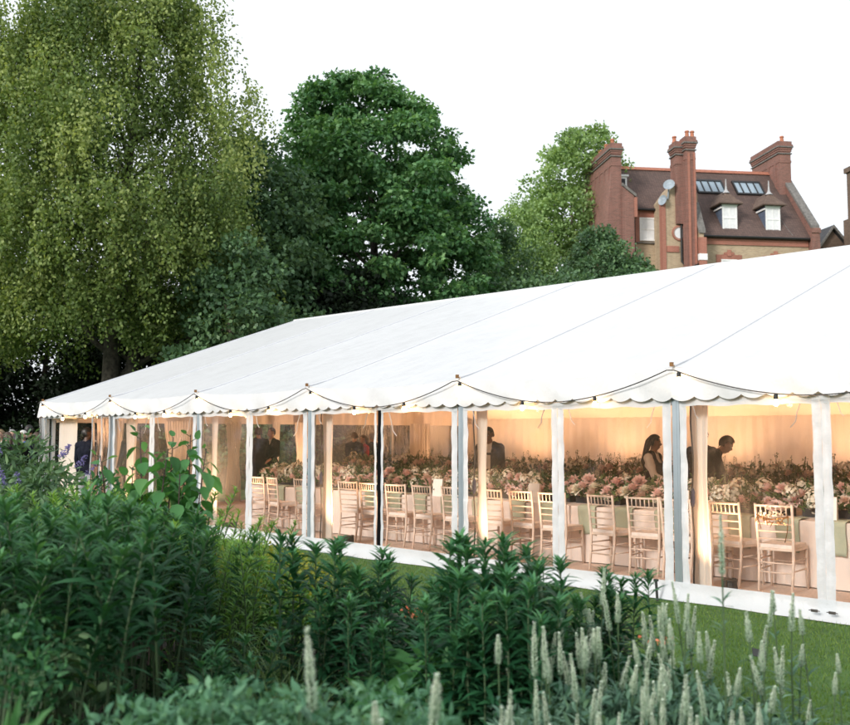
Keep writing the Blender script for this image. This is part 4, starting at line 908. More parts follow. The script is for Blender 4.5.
def person(px, D, rz, label, H=1.75, lean=0, head=(0, 0), arms=((8, 15), (8, 15)), skin='light', hair='brown', long_hair=False, top='navy', sleeves=None, legs='black', female=False, dress=False, group=None, loc=None, z=.03):
    """head = (nod, turn) degrees; arms = (forward swing, elbow bend) for the left and right arm"""
    root = empty('person', loc or (at(px, D), D, z), rz, label, 'person', group)
    k = H / 1.75; seg = []; V3 = Vector
    up = Matrix.Translation((0, 0, .95)) @ Matrix.Rotation(R(-lean), 4, 'X') @ Matrix.Translation((0, 0, -.95))
    def U(x, y, zz): return up @ V3((x, y, zz))
    sh = .165 if female else .19; hp = .10 if female else .09
    pel, wai, che, nb_, nk = V3((0, 0, .95)), U(0, .01, 1.1), U(0, .0, 1.30), U(0, -.015, 1.46), U(0, .0, 1.55)
    seg += [('pelvis', pel + V3((-.06, 0, -.02)), pel + V3((.06, 0, -.02)), .125, .125), ('torso', pel, wai, .13, .115 if female else .13), ('torso', wai + V3((-.04, 0, 0)), U(-.075, 0, 1.3), .10, .115), ('torso', wai + V3((.04, 0, 0)), U(.075, 0, 1.3), .10, .115),
            ('torso', che, nb_, .12, .065), ('torso', U(-sh + .01, -.01, 1.41), U(sh - .01, -.01, 1.41), .07, .07), ('torso', U(-sh + .02, -.01, 1.41), U(0, -.01, 1.49), .06, .05), ('torso', U(sh - .02, -.01, 1.41), U(0, -.01, 1.49), .06, .05), ('neck', nb_, nk, .058, .054)]
    if female: seg += [('torso', U(-.07, .09, 1.28), U(-.07, .10, 1.26), .06, .05), ('torso', U(.07, .09, 1.28), U(.07, .10, 1.26), .06, .05)]
    hands = []
    for s, (sw, el) in ((-1, arms[0]), (1, arms[1])):
        p0 = U(s * sh, -.01, 1.41); d1 = (up.to_3x3() @ V3((s * .16, math.sin(R(sw)), -math.cos(R(sw))))).normalized(); p1 = p0 + d1 * .285
        d2 = (up.to_3x3() @ V3((s * .04, math.sin(R(sw + el)), -math.cos(R(sw + el))))).normalized(); p2 = p1 + d2 * .25
        seg += [('upper_arm', p0, p1, .056, .043), ('forearm', p1, p2, .042, .028), ('hand', p2, p2 + d2 * .085, .027, .033)]; hands.append((p2 + d2 * .085, d2, s))
    for s in (-1, 1):
        hpv, kn, an = V3((s * hp, 0, .90)), V3((s * .10, .025, .50)), V3((s * .105, -.01, .09))
        seg += [('leg', hpv, kn, .095, .062), ('leg', kn, kn.lerp(an, .35) + V3((0, -.015, 0)), .058, .056), ('leg', kn.lerp(an, .35) + V3((0, -.015, 0)), an, .056, .04), ('foot', an + V3((0, -.03, -.045)), an + V3((s * .02, .17, -.055)), .042, .034)]
    hm = Matrix.Translation(nk) @ (up.to_3x3().to_4x4() @ Matrix.Rotation(R(lean * .5), 4, 'X') @ Matrix.Rotation(R(-head[1]), 4, 'Z') @ Matrix.Rotation(R(-head[0]), 4, 'X'))
    def HD(x, y, zz): return hm @ V3((x, y, zz))
    mb = MB()
    for n, a, b, ra, rb in seg: mb.ball(a, ra, 12, 8); mb.ball(b, rb, 12, 8); mb.tube([a, b], [ra, rb], 12)
    hb = MB(); hb.ball((0, 0, .125), (.076, .094, .098), 16, 12); hb.ball((0, .022, .06), (.056, .07, .072), 12, 8); hb.ball((0, .045, .02), (.034, .04, .03), 10, 6)
    hb.tube([(0, .088, .115), (0, .118, .075)], [.010, .017], 8); hb.ball((0, .098, .074), (.019, .018, .013)); hb.ball((0, .084, .036), (.026, .014, .013)); hb.ball((0, .078, .13), (.055, .018, .012))
    for s in (-1, 1): hb.ball((s * .076, -.005, .09), (.012, .024, .032), 8, 6)
    hb.xf(hm); mb.add(hb.v, hb.f)
    tmp = mb.build('body', SK[skin], None); md = tmp.modifiers.new('r', 'REMESH'); md.mode = 'VOXEL'; md.voxel_size = .0135; sm = tmp.modifiers.new('s', 'SMOOTH'); sm.factor = .5; sm.iterations = 3
    dg = bpy.context.evaluated_depsgraph_get(); dg.update(); me = bpy.data.meshes.new_from_object(tmp.evaluated_get(dg)); bpy.data.objects.remove(tmp)
    nv = len(me.vertices); co = np.empty(nv * 3); me.vertices.foreach_get('co', co); co = co.reshape(-1, 3); no = np.empty(nv * 3); me.vertices.foreach_get('normal', no); no = no.reshape(-1, 3)
    best = np.full(nv, 1e9); lab = np.zeros(nv, int); names = ['pelvis', 'torso', 'neck', 'upper_arm', 'forearm', 'hand', 'leg', 'foot', 'head']
    for n, a, b, ra, rb in seg:
        a_, b_ = np.array(a), np.array(b); ab = b_ - a_; t_ = np.clip(((co - a_) @ ab) / max(ab @ ab, 1e-9), 0, 1); d_ = np.linalg.norm(co - (a_ + t_[:, None] * ab), axis=1) - (ra + (rb - ra) * t_); i = d_ < best; best[i] = d_[i]; lab[i] = names.index(n)
    hl = (np.array(hm.inverted()) @ np.c_[co, np.ones(nv)].T).T[:, :3]
    lab[(np.linalg.norm((hl - [0, .01, .10]) / [.1, .14, .14], axis=1) < 1.05) & (hl[:, 2] > -.012)] = 8
    fl_ = [tuple(p.vertices) for p in me.polygons]
    def cover(name, mask, off, m, fz=None):
        keep = [f for f in fl_ if all(mask[i] for i in f)]; ids = sorted({i for f in keep for i in f}); mp = {v: j for j, v in enumerate(ids)}
        q = co[ids] + no[ids] * off
        b = MB(); b.v = [tuple(p) for p in q]; b.f = [tuple(mp[i] for i in f) for f in keep]
        o = b.build(name, m, root, smooth=True); s_ = o.modifiers.new('t', 'SOLIDIFY'); s_.thickness = .004; s_.offset = 1; return o
    body = MB(); body.v = [tuple(p) for p in co]; body.f = list(fl_)
    for p, d, s in hands:                                       # four unequal curled fingers and a thumb
        sd_ = d.cross(V3((0, 0, 1))); sd_ = sd_.normalized() if sd_.length > .1 else V3((0, 1, 0)); nn = sd_.cross(d)
        fw = V3((0, 1, 0)) if abs(d.z) > .6 else sd_; pin = V3((-s, 0, 0)) if abs(d.z) > .6 else V3((0, 0, -1))
        for q, ln in enumerate((.062, .074, .068, .054)):
            o0 = p + fw * ((1.5 - q) * .018) + d * .01; body.tube([o0, o0 + d * ln * .45 + pin * .006, o0 + d * ln * .8 + pin * .02, o0 + d * ln + pin * .036], [.0085, .008, .0075, .005], 6)
        o0 = p - d * .05 + fw * .025; body.tube([o0, o0 + fw * .025 + d * .02 + pin * .01, o0 + fw * .03 + d * .048 + pin * .02], [.011, .0095, .006], 6)
    body.build('body', SK[skin], root, smooth=True)
    I = {n: i for i, n in enumerate(names)}; Z = co[:, 2]
    tors = (lab == I['torso']); arm = (lab == I['upper_arm']) | (lab == I['forearm']); lg = (lab == I['leg'])
    vneck = ~((hl[:, 2] < .2) & (np.abs(co[:, 0]) < .05 * (1 + 0)) & (Z > 1.33) & (no[:, 1] > .25))
    if legs: cover('trousers', lg | (lab == I['pelvis']) | (tors & (Z < 1.04)), .010, CL[legs])
    if sleeves:
        cover('shirt', tors | arm | ((lab == I['neck']) & (hl[:, 2] < -.055)), .009, CL[sleeves]); cover('waistcoat', tors & (np.abs(co[:, 0]) < sh + .01) & vneck, .016, CL[top])
    else:
        if top in ('navy', 'black', 'olive'):
            cover('shirt', (tors & (Z > 1.2)) | ((lab == I['neck']) & (hl[:, 2] < -.045)), .006, CL['white']); cover('jacket', (tors & vneck) | arm | (lab == I['pelvis']) | (lg & (Z > .84)), .016, CL[top])
        else: cover('dress' if dress else 'shirt', tors | arm & (lab == I['upper_arm']) | (lab == I['pelvis']) | (lg & (Z > .5) if dress else tors), .012, CL[top])
    cover('shoes', lab == I['foot'], .006, CL['shoe'])
    hx, hy_, hz = hl[:, 0], hl[:, 1], hl[:, 2]
    hmask = (lab == 8) & ((hz > .175) | ((hy_ < .055) & (hz > .135)) | ((hy_ < -.005) & (hz > .06)) | ((hy_ < -.045) & (hz > .01)))
    ho = cover('hair', hmask, .012, HAIR[hair]); ho.modifiers['t'].thickness = .006
    if long_hair:
        lk = MB(); pts = [(0, -.06, .19), (0, -.105, .12), (0, -.12, .03), (.0, -.13, -.08), (0, -.15, -.20), (.01, -.14, -.30)]
        lk.tube(pts, [.035, .05, .05, .055, .045, .012], 12, flat=.7)
        for s in (-1, 1): lk.tube([(s * .05, -.05, .17), (s * .068, -.065, .11), (s * .055, -.095, .0), (s * .045, -.12, -.10), (s * .03, -.14, -.22)], [.018, .022, .028, .026, .008], 8)
        lk.xf(hm); lk.build('long_hair', HAIR[hair], root, smooth=True)
    for s in (-1, 1):
        e = MB().ball((s * .031, .079, .108), (.014, .010, .008), 8, 6).xf(hm).build('eye', M['eye'], root, smooth=True)
        MB().ball((s * .031, .086, .108), (.0055, .005, .0055), 8, 5).xf(hm).build('iris', M['iris'], e)
        MB().tube([(s * .015, .091, .128), (s * .034, .090, .132), (s * .052, .076, .127)], .004, 5).xf(hm).build('eyebrow', HAIR['black' if hair in ('black',) else 'brown'], root)
    MB().ball((0, .097, .034), (.021, .006, .006), 8, 5).xf(hm).build('mouth', M['lip'], root, smooth=True)
    root.scale = (k, k, k); return root
rz_ = lambda deg: R(deg)         # 0 faces away from the camera, 180 towards it, -90 to the right
person(651, 14.0, rz_(-128), 'waitress in a black waistcoat and white shirt with long dark hair, facing right', 1.63, 3, (4, -30), ((20, 40), (25, 45)), 'brown', 'black', True, 'black', 'white', 'black', True)
person(687, 14.3, rz_(-98), 'man in a black shirt bending forward over the flowers, facing right', 1.86, 50, (10, 0), ((58, 15), (66, 10)), 'tan', 'brown', False, 'black', None, 'black')
person(699, 15.0, rz_(-40), 'person in black mostly hidden behind the nearest curtain', 1.72, 8, (10, 0), ((20, 30), (20, 30)), 'tan', 'black', False, 'black', None, 'black')
wt = person(490, 16.6, rz_(158), 'waiter in dark clothes right of the second post, holding a white folded card', 1.76, 4, (14, 12), ((15, 70), (15, 75)), 'brown', 'black', False, 'black', None, 'black')
cd = MB().cbox((0, 0, 0), (.16, .012, .24)).build('folded_card', M['card'], loc=(at(490, 16.6) - .10, 16.25, 1.22)); cd.rotation_euler = (R(-12), R(6), R(20)); tag(cd, 'white folded card held by the waiter right of the second post', 'card')
person(354, 24.4, rz_(-25), 'man in a dark suit with his back turned, talking to a woman in red', 1.68, 4, (5, -35), ((10, 50), (10, 55)), 'light', 'brown', False, 'navy', None, 'black')
person(364, 24.8, rz_(120), 'woman in a red dress talking to a man in a dark suit', 1.60, 0, (4, 10), ((8, 60), (10, 50)), 'light', 'brown', True, 'red', None, None, True, True)
person(372.5, 25.0, rz_(60), 'grey-haired man in a dark suit right of the woman in red', 1.66, 0, (2, 10), ((5, 15), (8, 30)), 'light', 'grey', False, 'navy', None, 'black')
person(259, 23.0, rz_(30), 'man in a dark suit seen hazily left of the third post, nearer the white seam', 1.80, 0, (0, 20), ((5, 15), (8, 60)), 'light', 'brown', False, 'navy', None, 'black')
person(272, 23.4, rz_(140), 'man in a dark suit seen hazily left of the third post, facing the other suit', 1.78, 0, (0, 10), ((5, 60), (8, 15)), 'light', 'black', False, 'black', None, 'black')
person(134, 20.6, rz_(170), 'fair-haired person in dark clothes behind the clear sheet above the heart-leaved plant', 1.80, 0, (0, 0), ((5, 15), (8, 15)), 'light', 'fair', False, 'navy', None, 'black')
person(88, 19.6, rz_(-18), 'man in navy jacket and pale trousers in the tent entrance, back to the camera', 1.76, 0, (0, 45), ((4, 12), (6, 40)), 'dark', 'black', False, 'navy', None, 'grey')
person(97, 21.6, rz_(75), 'man in a white shirt facing the man in the navy jacket at the entrance', 1.74, 0, (5, 0), ((6, 20), (6, 40)), 'dark', 'black', False, 'white', None, 'black')
cr = [(2, 22.5, 170, 'fair', 'light', 'olive', False, 1.76, 'sandy-haired guest at the left edge of the picture'), (9, 21.8, 60, 'brown', 'light', 'navy', True, 1.70, 'brown-haired guest with her head turned, second from the left edge'), (13.5, 22.8, 200, 'grey', 'light', 'blue', True, 1.76, 'pink-faced guest in pale hat colours, third from the left edge'),
      (19, 21.6, 10, 'black', 'tan', 'black', True, 1.70, 'dark-haired guest with back turned, left of the white-haired guest'), (24.5, 22.4, 150, 'white', 'light', 'blue', False, 1.74, 'white-haired guest beside the tall man in navy'), (30, 22.6, -10, 'black', 'light', 'navy', False, 1.87, 'tallest guest of the crowd, dark-haired in a navy suit'), (38, 21.8, 40, 'brown', 'tan', 'navy', True, 1.70, 'brown-haired guest nearest the white corner of the tent')]
for px, D, rz, hr, skn, tp, fem, H_, lb in cr: person(px, D, R(rz), lb, H_, 0, (3, 0), ((6, 30), (8, 50)), skn, hr, fem and hr != 'grey', tp, None, 'black', fem, False, 'guests outside the tent', z=0)
# ------------------------------------------------------------------ the garden in front
def stemmy(name, seed, n, H, L, W, per, leaf, templ, stem='stem', spread=.16, lean=.12, bare=.35, angle=.6, curl=1.0, tuft=True, fl=None, whorl=0):
    """one clump: each stem a part, its leaves a sub-part"""
    r = np.random.default_rng(seed); root = empty(name, (0, 0, 0))
    for i in range(n):
        bx_, by_ = r.normal(size=2) * spread; h = H * r.uniform(.82, 1.05); an = r.uniform(0, 6.28); ln = lean * h * r.uniform(.3, 1.2)
        def sp(f): return np.array([bx_ + math.cos(an) * ln * f * f + .012 * math.sin(f * 6 + i), by_ + math.sin(an) * ln * f * f, h * f * (1 - .03 * f)])
        s = MB().tube([sp(j / 8) for j in range(9)], [.006 * (1 - .6 * j / 8) * (H / 1.2) ** .5 + .0012 for j in range(9)], 6).build('stem', M[stem], root)
        m = per; f = bare + (1 - bare) * (np.arange(m) + r.uniform(0, 1, m)) / m; f = f ** .9
        if tuft: f = np.concatenate([f, r.uniform(.93, 1.0, per // 4)])
        if whorl: f = np.round(f * whorl) / whorl + r.normal(size=len(f)) * .006
        m = len(f); Pp = np.stack([sp(q) for q in f]); ph = np.arange(m) * 2.39996 + r.normal(size=m) * .3
        up = np.clip(angle + (f - .7) * 1.1 * curl + r.normal(size=m) * .30, -.7, 2.0)
        D = np.stack([np.cos(ph), np.sin(ph), up], 1); Nn = np.stack([-np.cos(ph) * .6, -np.sin(ph) * .6, np.ones(m)], 1) + r.normal(size=(m, 3)) * .28
        sz = L * r.uniform(.7, 1.15, m) * (1 - .45 * np.clip((f - .8) / .2, 0, 1)) * (1 - .3 * np.clip((.5 - f) / .3, 0, 1))
        ti = np.clip(.35 + .45 * np.clip((f - .75) / .25, 0, 1) + r.normal(size=m) * .17, 0, 1)  # upper leaves tinted lighter: light on the stem tops put into colour
        leaves('foliage', Pp, D, Nn, sz, sz * W / L, M[leaf], templ, ti, s)
    return root
def mound(name, seed, rx, ry, h, n, L, W, leaf, templ='broad', up=.6, stems=True):
    r = np.random.default_rng(seed); root = empty(name, (0, 0, 0)); C = []
    k_ = 26; an = r.uniform(0, 6.28, k_); q = r.uniform(0, 1, k_) ** .5
    C = np.stack([np.cos(an) * q * rx, np.sin(an) * q * ry, h * (.35 + .6 * (1 - q ** 2) * r.uniform(.6, 1.1, k_))], 1)
    Pp, D, Nn, ti = clump_leaves(C, np.full(k_, .34 * (rx + ry) / 2) * r.uniform(.7, 1.2, k_), n // k_, seed, flat=.8, up=up, droop=.1)
    ok = Pp[:, 2] > .02; Pp, D, Nn, ti = Pp[ok], D[ok], Nn[ok], ti[ok]; m = len(Pp)
    leaves('foliage', Pp, D, Nn, L * r.uniform(.6, 1.2, m), W * r.uniform(.7, 1.2, m), M[leaf], templ, ti, root)
    if stems:
        mb = MB()
        for c in C: mb.tube([(c[0] * .2, c[1] * .2, 0), (c[0] * .6, c[1] * .6, c[2] * .5), tuple(c)], [.01, .007, .003], 5)
        mb.build('stem', M['stem'], root)
    return root
def tuft(name, seed, n, H, W, leaf='grassblade', spread=.08, arch=.8):
    r = np.random.default_rng(seed); root = empty(name, (0, 0, 0)); Ps, Ds, Ns, Ls, Ts = [], [], [], [], []
    mbv, mbf = [], []
    for i in range(n):
        b = r.normal(size=2) * spread; an = r.uniform(0, 6.28); h = H * r.uniform(.6, 1.1); d = np.array([math.cos(an), math.sin(an)]); rch = arch * h * r.uniform(.3, 1)
        k_ = 7; base = len(mbv); s = np.array([-d[1], d[0]])
        for j in range(k_ + 1):
            f = j / k_; p = b + d * rch * f ** 1.8; z = h * (f - .55 * (rch / h) * f ** 3); wd = W * (1 - f ** 2.2) * .5 + .0004
            mbv += [(p[0] + s[0] * wd, p[1] + s[1] * wd, z), (p[0] - s[0] * wd, p[1] - s[1] * wd, z)]
        mbf += [(base + 2 * j, base + 2 * j + 1, base + 2 * j + 3, base + 2 * j + 2) for j in range(k_)]
    mb = MB(); mb.v, mb.f = mbv, mbf; o = mb.build('blades', M[leaf], root, smooth=True)
    at_ = o.data.attributes.new('tint', 'FLOAT', 'FACE'); at_.data.foreach_set('value', np.repeat(r.random(n), 7).astype(np.float32)); return root
def spire(seed, n, H, spread=.16, near=False):
    r = np.random.default_rng(seed); root = empty('spire_plant', (0, 0, 0))
    for i in range(n):
        bx_, by_ = r.normal(size=2) * spread; h = H * (1 if n == 1 else r.uniform(.72, 1.08)); lx, ly = r.normal(size=2) * .075; bend = r.uniform(-.03, .03)
        def sp(f): return np.array([bx_ + lx * f + bend * f ** 4, by_ + ly * f, h * f])
        s = MB().tube([sp(j / 8) for j in range(9)], [.0048 * (1 - .6 * j / 8) + .001 for j in range(9)], 6).build('stem', M['stem'], root)
        m = 26; f = r.uniform(.05, .74, m); ph = r.uniform(0, 6.28, m); D = np.stack([np.cos(ph), np.sin(ph), r.uniform(.1, .9, m)], 1)
        leaves('foliage', np.stack([sp(q) for q in f]), D, D * [-.5, -.5, 0] + [0, 0, 1], r.uniform(.05, .10, m), r.uniform(.012, .022, m), M['spikegreen'], 'lance', None, s)
        m = 420; L_ = r.uniform(.10, .27) / h; f = 1 - L_ * r.uniform(0, 1, m) ** .9; q = (1 - f) / L_; ph = r.uniform(0, 6.28, m); rad = .0115 * np.clip(q * 1.5, .08, 1)
        Pp = np.stack([sp(x) for x in f]) + np.stack([np.cos(ph) * rad * .5, np.sin(ph) * rad * .5, 0 * ph], 1); D = np.stack([np.cos(ph), np.sin(ph), r.uniform(.3, 1.3, m)], 1)
        leaves('flower_spike', Pp, D, np.stack([-np.cos(ph), -np.sin(ph), 1 + 0 * ph], 1), .012 + .005 * (q > .3), .007, M['spikewhite'], 'quad', np.clip(.9 - .75 * q + r.normal(size=m) * .2 - .35 * (q < .12), 0, 1), s)
    return root
USED = set()
def put(proto, px, D, sc=1.0, rz=None, label=None, cat='plant', group=None, z=0):
    rz = rng.uniform(0, 6.28) if rz is None else rz
    if proto.name in USED: o = copy_tree(proto)
    else: USED.add(proto.name); o = proto
    o.location = (at(px, D), D, z); o.rotation_euler = (0, 0, rz); o.scale = (sc * rng.uniform(.95, 1.05), sc * rng.uniform(.95, 1.05), sc)
    tag(o, label, cat, group); return o

# lawn blades where the mown grass shows
n = 190000; r = np.random.default_rng(77)
yy = 4.1 + (16 - 4.1) * r.random(n) ** 1.6; xx = r.uniform(-4.2, 6.5, n)
wl = -((xx - X0) * -math.sin(TH) + 0) ; ww_ = (xx - X0) * math.cos(TH) + (yy - D0) * math.sin(TH)
edge = np.interp(xx, [-6, -3.6, -2, -.6, .6, 1.5, 2.1, 3.0, 6.6], [15.6, 13.0, 11.2, 9.6, 8.0, 6.3, 5.2, 4.5, 4.1])
ok = (ww_ < -.17) & (yy > edge - .1); xx, yy = xx[ok], yy[ok]; n = len(xx)
pt = np.sin(xx * 2.1 + np.sin(yy * 1.7)) * .1 + np.sin(yy * 3.3 + xx) * .06
d = r.normal(size=(n, 3)) * .45 + [0, 0, 1]
g = leaves('grass', np.stack([xx, yy, 0 * xx], 1), d, rdir(n, 0, r), r.uniform(.022, .048, n), .0075, M['lawnblade'], 'tri', np.clip(.5 + pt + r.normal(size=n) * .22, 0, 1)); tag(g, 'short mown grass of the lawn', 'grass', kind='stuff')

# ground cover under the taller plants
n = 20000; xx = r.uniform(-5, 5, n); yy = 2.0 + 9 * r.random(n) ** 1.3
edge = np.interp(xx, [-6, -3.6, -2, -.6, .6, 1.5, 2.1, 3.0, 6.6], [15.6, 13.0, 11.2, 9.6, 8.0, 6.3, 5.2, 4.5, 4.1]); ok = yy < edge - .05; xx, yy = xx[ok], yy[ok]; n = len(xx)
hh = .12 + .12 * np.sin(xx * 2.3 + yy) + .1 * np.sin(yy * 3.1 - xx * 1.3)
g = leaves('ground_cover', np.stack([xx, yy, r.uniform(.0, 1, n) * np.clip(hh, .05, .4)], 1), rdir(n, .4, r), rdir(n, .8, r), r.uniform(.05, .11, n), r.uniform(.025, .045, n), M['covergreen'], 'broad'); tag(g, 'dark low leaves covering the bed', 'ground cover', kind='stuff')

# tall lance-leaved clumps, the dark mass on the left
gp = [stemmy('lance_leaf_plant', 300 + i, 8, 1.25, .14, .027, 70, 'goldenrod', 'lance', spread=.16, lean=.17, bare=.48, angle=.55) for i in range(4)]
top = lambda px: np.interp(px, [-60, 0, 60, 150, 200, 235, 262, 300], [505, 503, 497, 505, 522, 545, 575, 600])
i = 0
for D, pxs in ((4.5, (-30, 30, 80, 128)), (5.1, (-20, 28, 74, 118, 160)), (5.8, (-10, 34, 76, 116, 156, 192)), (6.6, (10, 55, 98, 140, 180))):
    for px in pxs:
        zt = CAMH - (top(px) + (22 if D < 4.2 else 0) + 4 - 432.7) * D / FPX
        put(gp[i % 4], px + rng.uniform(-8, 8), D + rng.uniform(-.2, .2), zt / 1.25, None, 'tall dark green lance-leaved clump in the crowded mass on the left', 'plant', 'lance-leaved clumps on the left'); i += 1
mx1 = mound('leafy_plant', 86, .36, .34, .8, 1100, .085, .034, 'bushleaf', 'broad', .6)
for px, D, s in ((10, 4.3, 1.2),): put(mx1, px, D, s, None, 'broad-leaved bushy plant low in the dark mass on the left', 'plant', 'bushy plants in the dark mass')
# feathery yellow-green mid layer just behind them
fp = [stemmy('feathery_plant', 330 + i, 9, 1.1, .10, .014, 80, 'limegreen', 'lance', spread=.16, lean=.2, bare=.25, angle=.7) for i in range(2)]
for j, (px, D, zt) in enumerate([(70, 7.2, 1.30), (120, 7.1, 1.29), (165, 7.2, 1.27), (205, 7.3, 1.16), (235, 7.4, 1.0), (258, 7.6, .82), (20, 7.4, 1.28), (140, 6.8, 1.24), (95, 6.8, 1.27)]):
    put(fp[j % 2], px, D, zt / 1.1, None, 'feathery light green plant behind the dark mass on the left', 'plant', 'feathery light green plants')
for j, (px, D, zt) in enumerate([(245, 6.8, .98), (222, 6.0, 1.05), (255, 7.1, .9), (232, 6.4, 1.02), (205, 6.3, 1.15)]):
    put(fp[j % 2], px, D, zt / 1.1, None, 'feathery light green plant at the right end of the dark mass', 'plant', 'feathery plants right of the dark mass')
# heart-leaved tall plant before the tent
def heart_plant(seed):
    r = np.random.default_rng(seed); root = empty('heart_leaf_plant', (0, 0, 0))
    for i, (dx, dy, h) in enumerate([(-.40, 0, 1.55), (-.28, .15, 1.46), (-.12, .05, 1.76), (-.0, -.1, 1.60), (.10, .1, 1.68), (.22, 0, 1.62), (.33, .1, 1.70), (.40, -.05, 1.60), (.28, -.15, 1.42)]):
        lx, ly = r.normal(size=2) * .06
        def sp(f): return np.array([dx * .6 + dx * .4 * f + lx * f * f, dy + ly * f, h * f])
        s = MB().tube([sp(j / 8) for j in range(9)], [.010 * (1 - .55 * j / 8) for j in range(9)], 7).build('stem', M['redstem'], root)
        m = 30; f = np.linspace(.36, .99, m); ph = (np.arange(m) % 2) * math.pi + np.arange(m) // 2 * 1.4 + r.normal(size=m) * .25 + i
        P0 = np.stack([sp(q) for q in f]); out = np.stack([np.cos(ph), np.sin(ph), 0 * ph], 1); L = .175 * r.uniform(.65, 1.1, m) * (1 - .6 * np.clip((f - .88) / .12, 0, 1))
        Pp = P0 + out * .05 + [0, 0, .02]; D = out * 1 + np.stack([0 * f, 0 * f, -.85 + r.normal(size=m) * .4 + 1.2 * (f > .93)], 1)
        leaves('foliage', Pp, D, out * .5 + [0, 0, 1] + r.normal(size=(m, 3)) * .3, L, L * .72, M['bigleaf'], 'broad', np.clip(.5 + r.normal(size=m) * .25, 0, 1), s)
        pet = MB()
        for a, b in zip(P0, Pp): pet.tube([tuple(a), tuple(b)], .003, 4)
        pet.build('leaf_stalk', M['stem'], s)
    return root
hp_ = put(heart_plant(5), 157, 6.9, 1.0, .1, 'tall plant with big heart-shaped leaves in front of the clear tent wall', 'plant'); hp_.scale = (.84, .84, 1)
# bluish lilac bush at the left before the crowd
lb_ = mound('lilac_bush', 51, .85, .7, 1.55, 5200, .09, .028, 'bushleaf', 'lance', .5)
rr2 = np.random.default_rng(9)
for i in range(13):
    an = rr2.uniform(2.5, 6.9); q = rr2.uniform(.3, .95); c = (math.cos(an) * q * .85, math.sin(an) * q * .65, 1.62 - q * q * .55)
    m = 70; f = rr2.random(m); ph = rr2.uniform(0, 6.28, m); rd = .035 * (1 - f * .8); dirv = np.array([math.cos(an) * .4, math.sin(an) * .4, .7])
    leaves('flower_cone', np.stack([np.cos(ph) * rd, np.sin(ph) * rd, 0 * f], 1) + dirv[None] * (.16 * f)[:, None], rdir(m, .2, rr2), rdir(m, 0, rr2), .02, .014, M['purple'], 'quad', None, lb_).location = c
put(lb_, 18, 8.8, 1.0, 0, 'leafy bush with lilac flower cones at the left edge, before the crowd of guests', 'bush')
b2 = mound('leafy_bush', 52, .8, .7, 1.2, 3600, .08, .03, 'goldenrod', 'lance', .5); put(b2, 62, 8.4, 1.12, 0, 'dark green bush right below the tent entrance', 'bush')
b3 = mound('leafy_bush', 53, .8, .6, 1.15, 3000, .075, .034, 'bushleaf', 'broad', .5); put(b3, 5, 7.9, 1.12, 0, 'dark green bush at the left edge under the lilac bush', 'bush')
# yellow-bracted plants at the bed's far corner
yp = mound('yellow_bract_plant', 54, .42, .36, .62, 1500, .05, .02, 'limegreen', 'broad', .7)
m = 260; an = rr2.uniform(0, 6.28, m); q = rr2.random(m) ** .5; _br = leaves('bracts', np.stack([np.cos(an) * q * .45, np.sin(an) * q * .4, .60 + .16 * (1 - q) + rr2.normal(size=m) * .05], 1), rdir(m, .3, rr2), rdir(m, 1.2, rr2), .034, .022, M['yellowflower'], 'broad', None, yp); tag(_br, kind='stuff')
for px, D, s in ((266, 7.6, 1.05), (286, 7.2, .9), (252, 7.2, 1.1), (300, 7.8, .85)): put(yp, px, D, s, None, 'low clump of yellow-green bracts before the skirt of the tent', 'plant', 'yellow bract clumps')
sl_ = [stemmy('short_leafy_plant', 440 + i, 7, .58, .11, .026, 34, 'lilyleaf', 'lance', spread=.13, lean=.2, bare=.25, angle=.5) for i in range(2)]
for j, (px, D, s) in enumerate([(178, 4.3, 1.0), (200, 4.6, 1.15), (222, 4.4, 1.0), (150, 4.1, .95), (215, 5.2, 1.2), (238, 4.9, 1.0)]): put(sl_[j % 2], px, D, s, None, 'short leafy plant before the right end of the dark mass', 'plant', 'short leafy plants beside the grass tufts')
# long grasses
tf = [tuft('grass_tuft', 60 + i, 110, .62, .009) for i in range(2)]
for j, (px, D, s) in enumerate([(262, 4.9, 1.0), (284, 4.8, .95), (298, 4.5, .8), (272, 5.8, 1.1), (246, 4.4, .8), (292, 5.4, 1.0), (272, 4.4, .75)]): put(tf[j % 2], px, D, s, None, 'arching pale grass tuft between the dark mass and the lilies', 'grass tuft', 'arching grass tufts by the lilies')
put(tf[0], 398, 4.9, .78, None, 'single arching grass tuft between the two lily stands', 'grass tuft')
# lilies
lp = [stemmy('lily_plant', 400 + i, 5, 1.1, .17, .030, 80, 'lilyleaf', 'lance', spread=.09, lean=.05, bare=.15, angle=.40, curl=1.4) for i in range(3)]
i = 0
for px, D, y in ((316, 5.5, 536), (334, 5.3, 570), (362, 5.4, 545), (384, 5.6, 556), (374, 4.9, 598)):
    put(lp[i % 3], px, D, (CAMH - (y - 432.7) * D / FPX) / 1.1, None, 'upright dark lily stems in the stand left of the black zip strip', 'lily', 'lily stand in the middle'); i += 1
for px, D, y in ((446, 5.2, 548), (468, 5.0, 540), (490, 5.1, 538), (512, 5.3, 545), (535, 5.0, 556), (552, 5.3, 562), (478, 4.6, 575), (505, 4.5, 585), (455, 4.6, 600), (530, 4.6, 600), (430, 5.3, 600), (560, 4.8, 598)):
    put(lp[i % 3], px, D, (CAMH - (y - 432.7) * D / FPX) / 1.1, None, 'upright dark lily stems in the tall stand before the second post', 'lily', 'lily stand before the second post'); i += 1
for px, D, y, lb in ((594, 5.6, 566, 'slim lily stem right of the tall stand, left one of two'), (620, 5.6, 572, 'slim lily stem right of the tall stand, right one of two')):
    put(lp[i % 3], px, D, (CAMH - (y - 432.7) * D / FPX) / 1.1, None, lb, 'lily'); i += 1
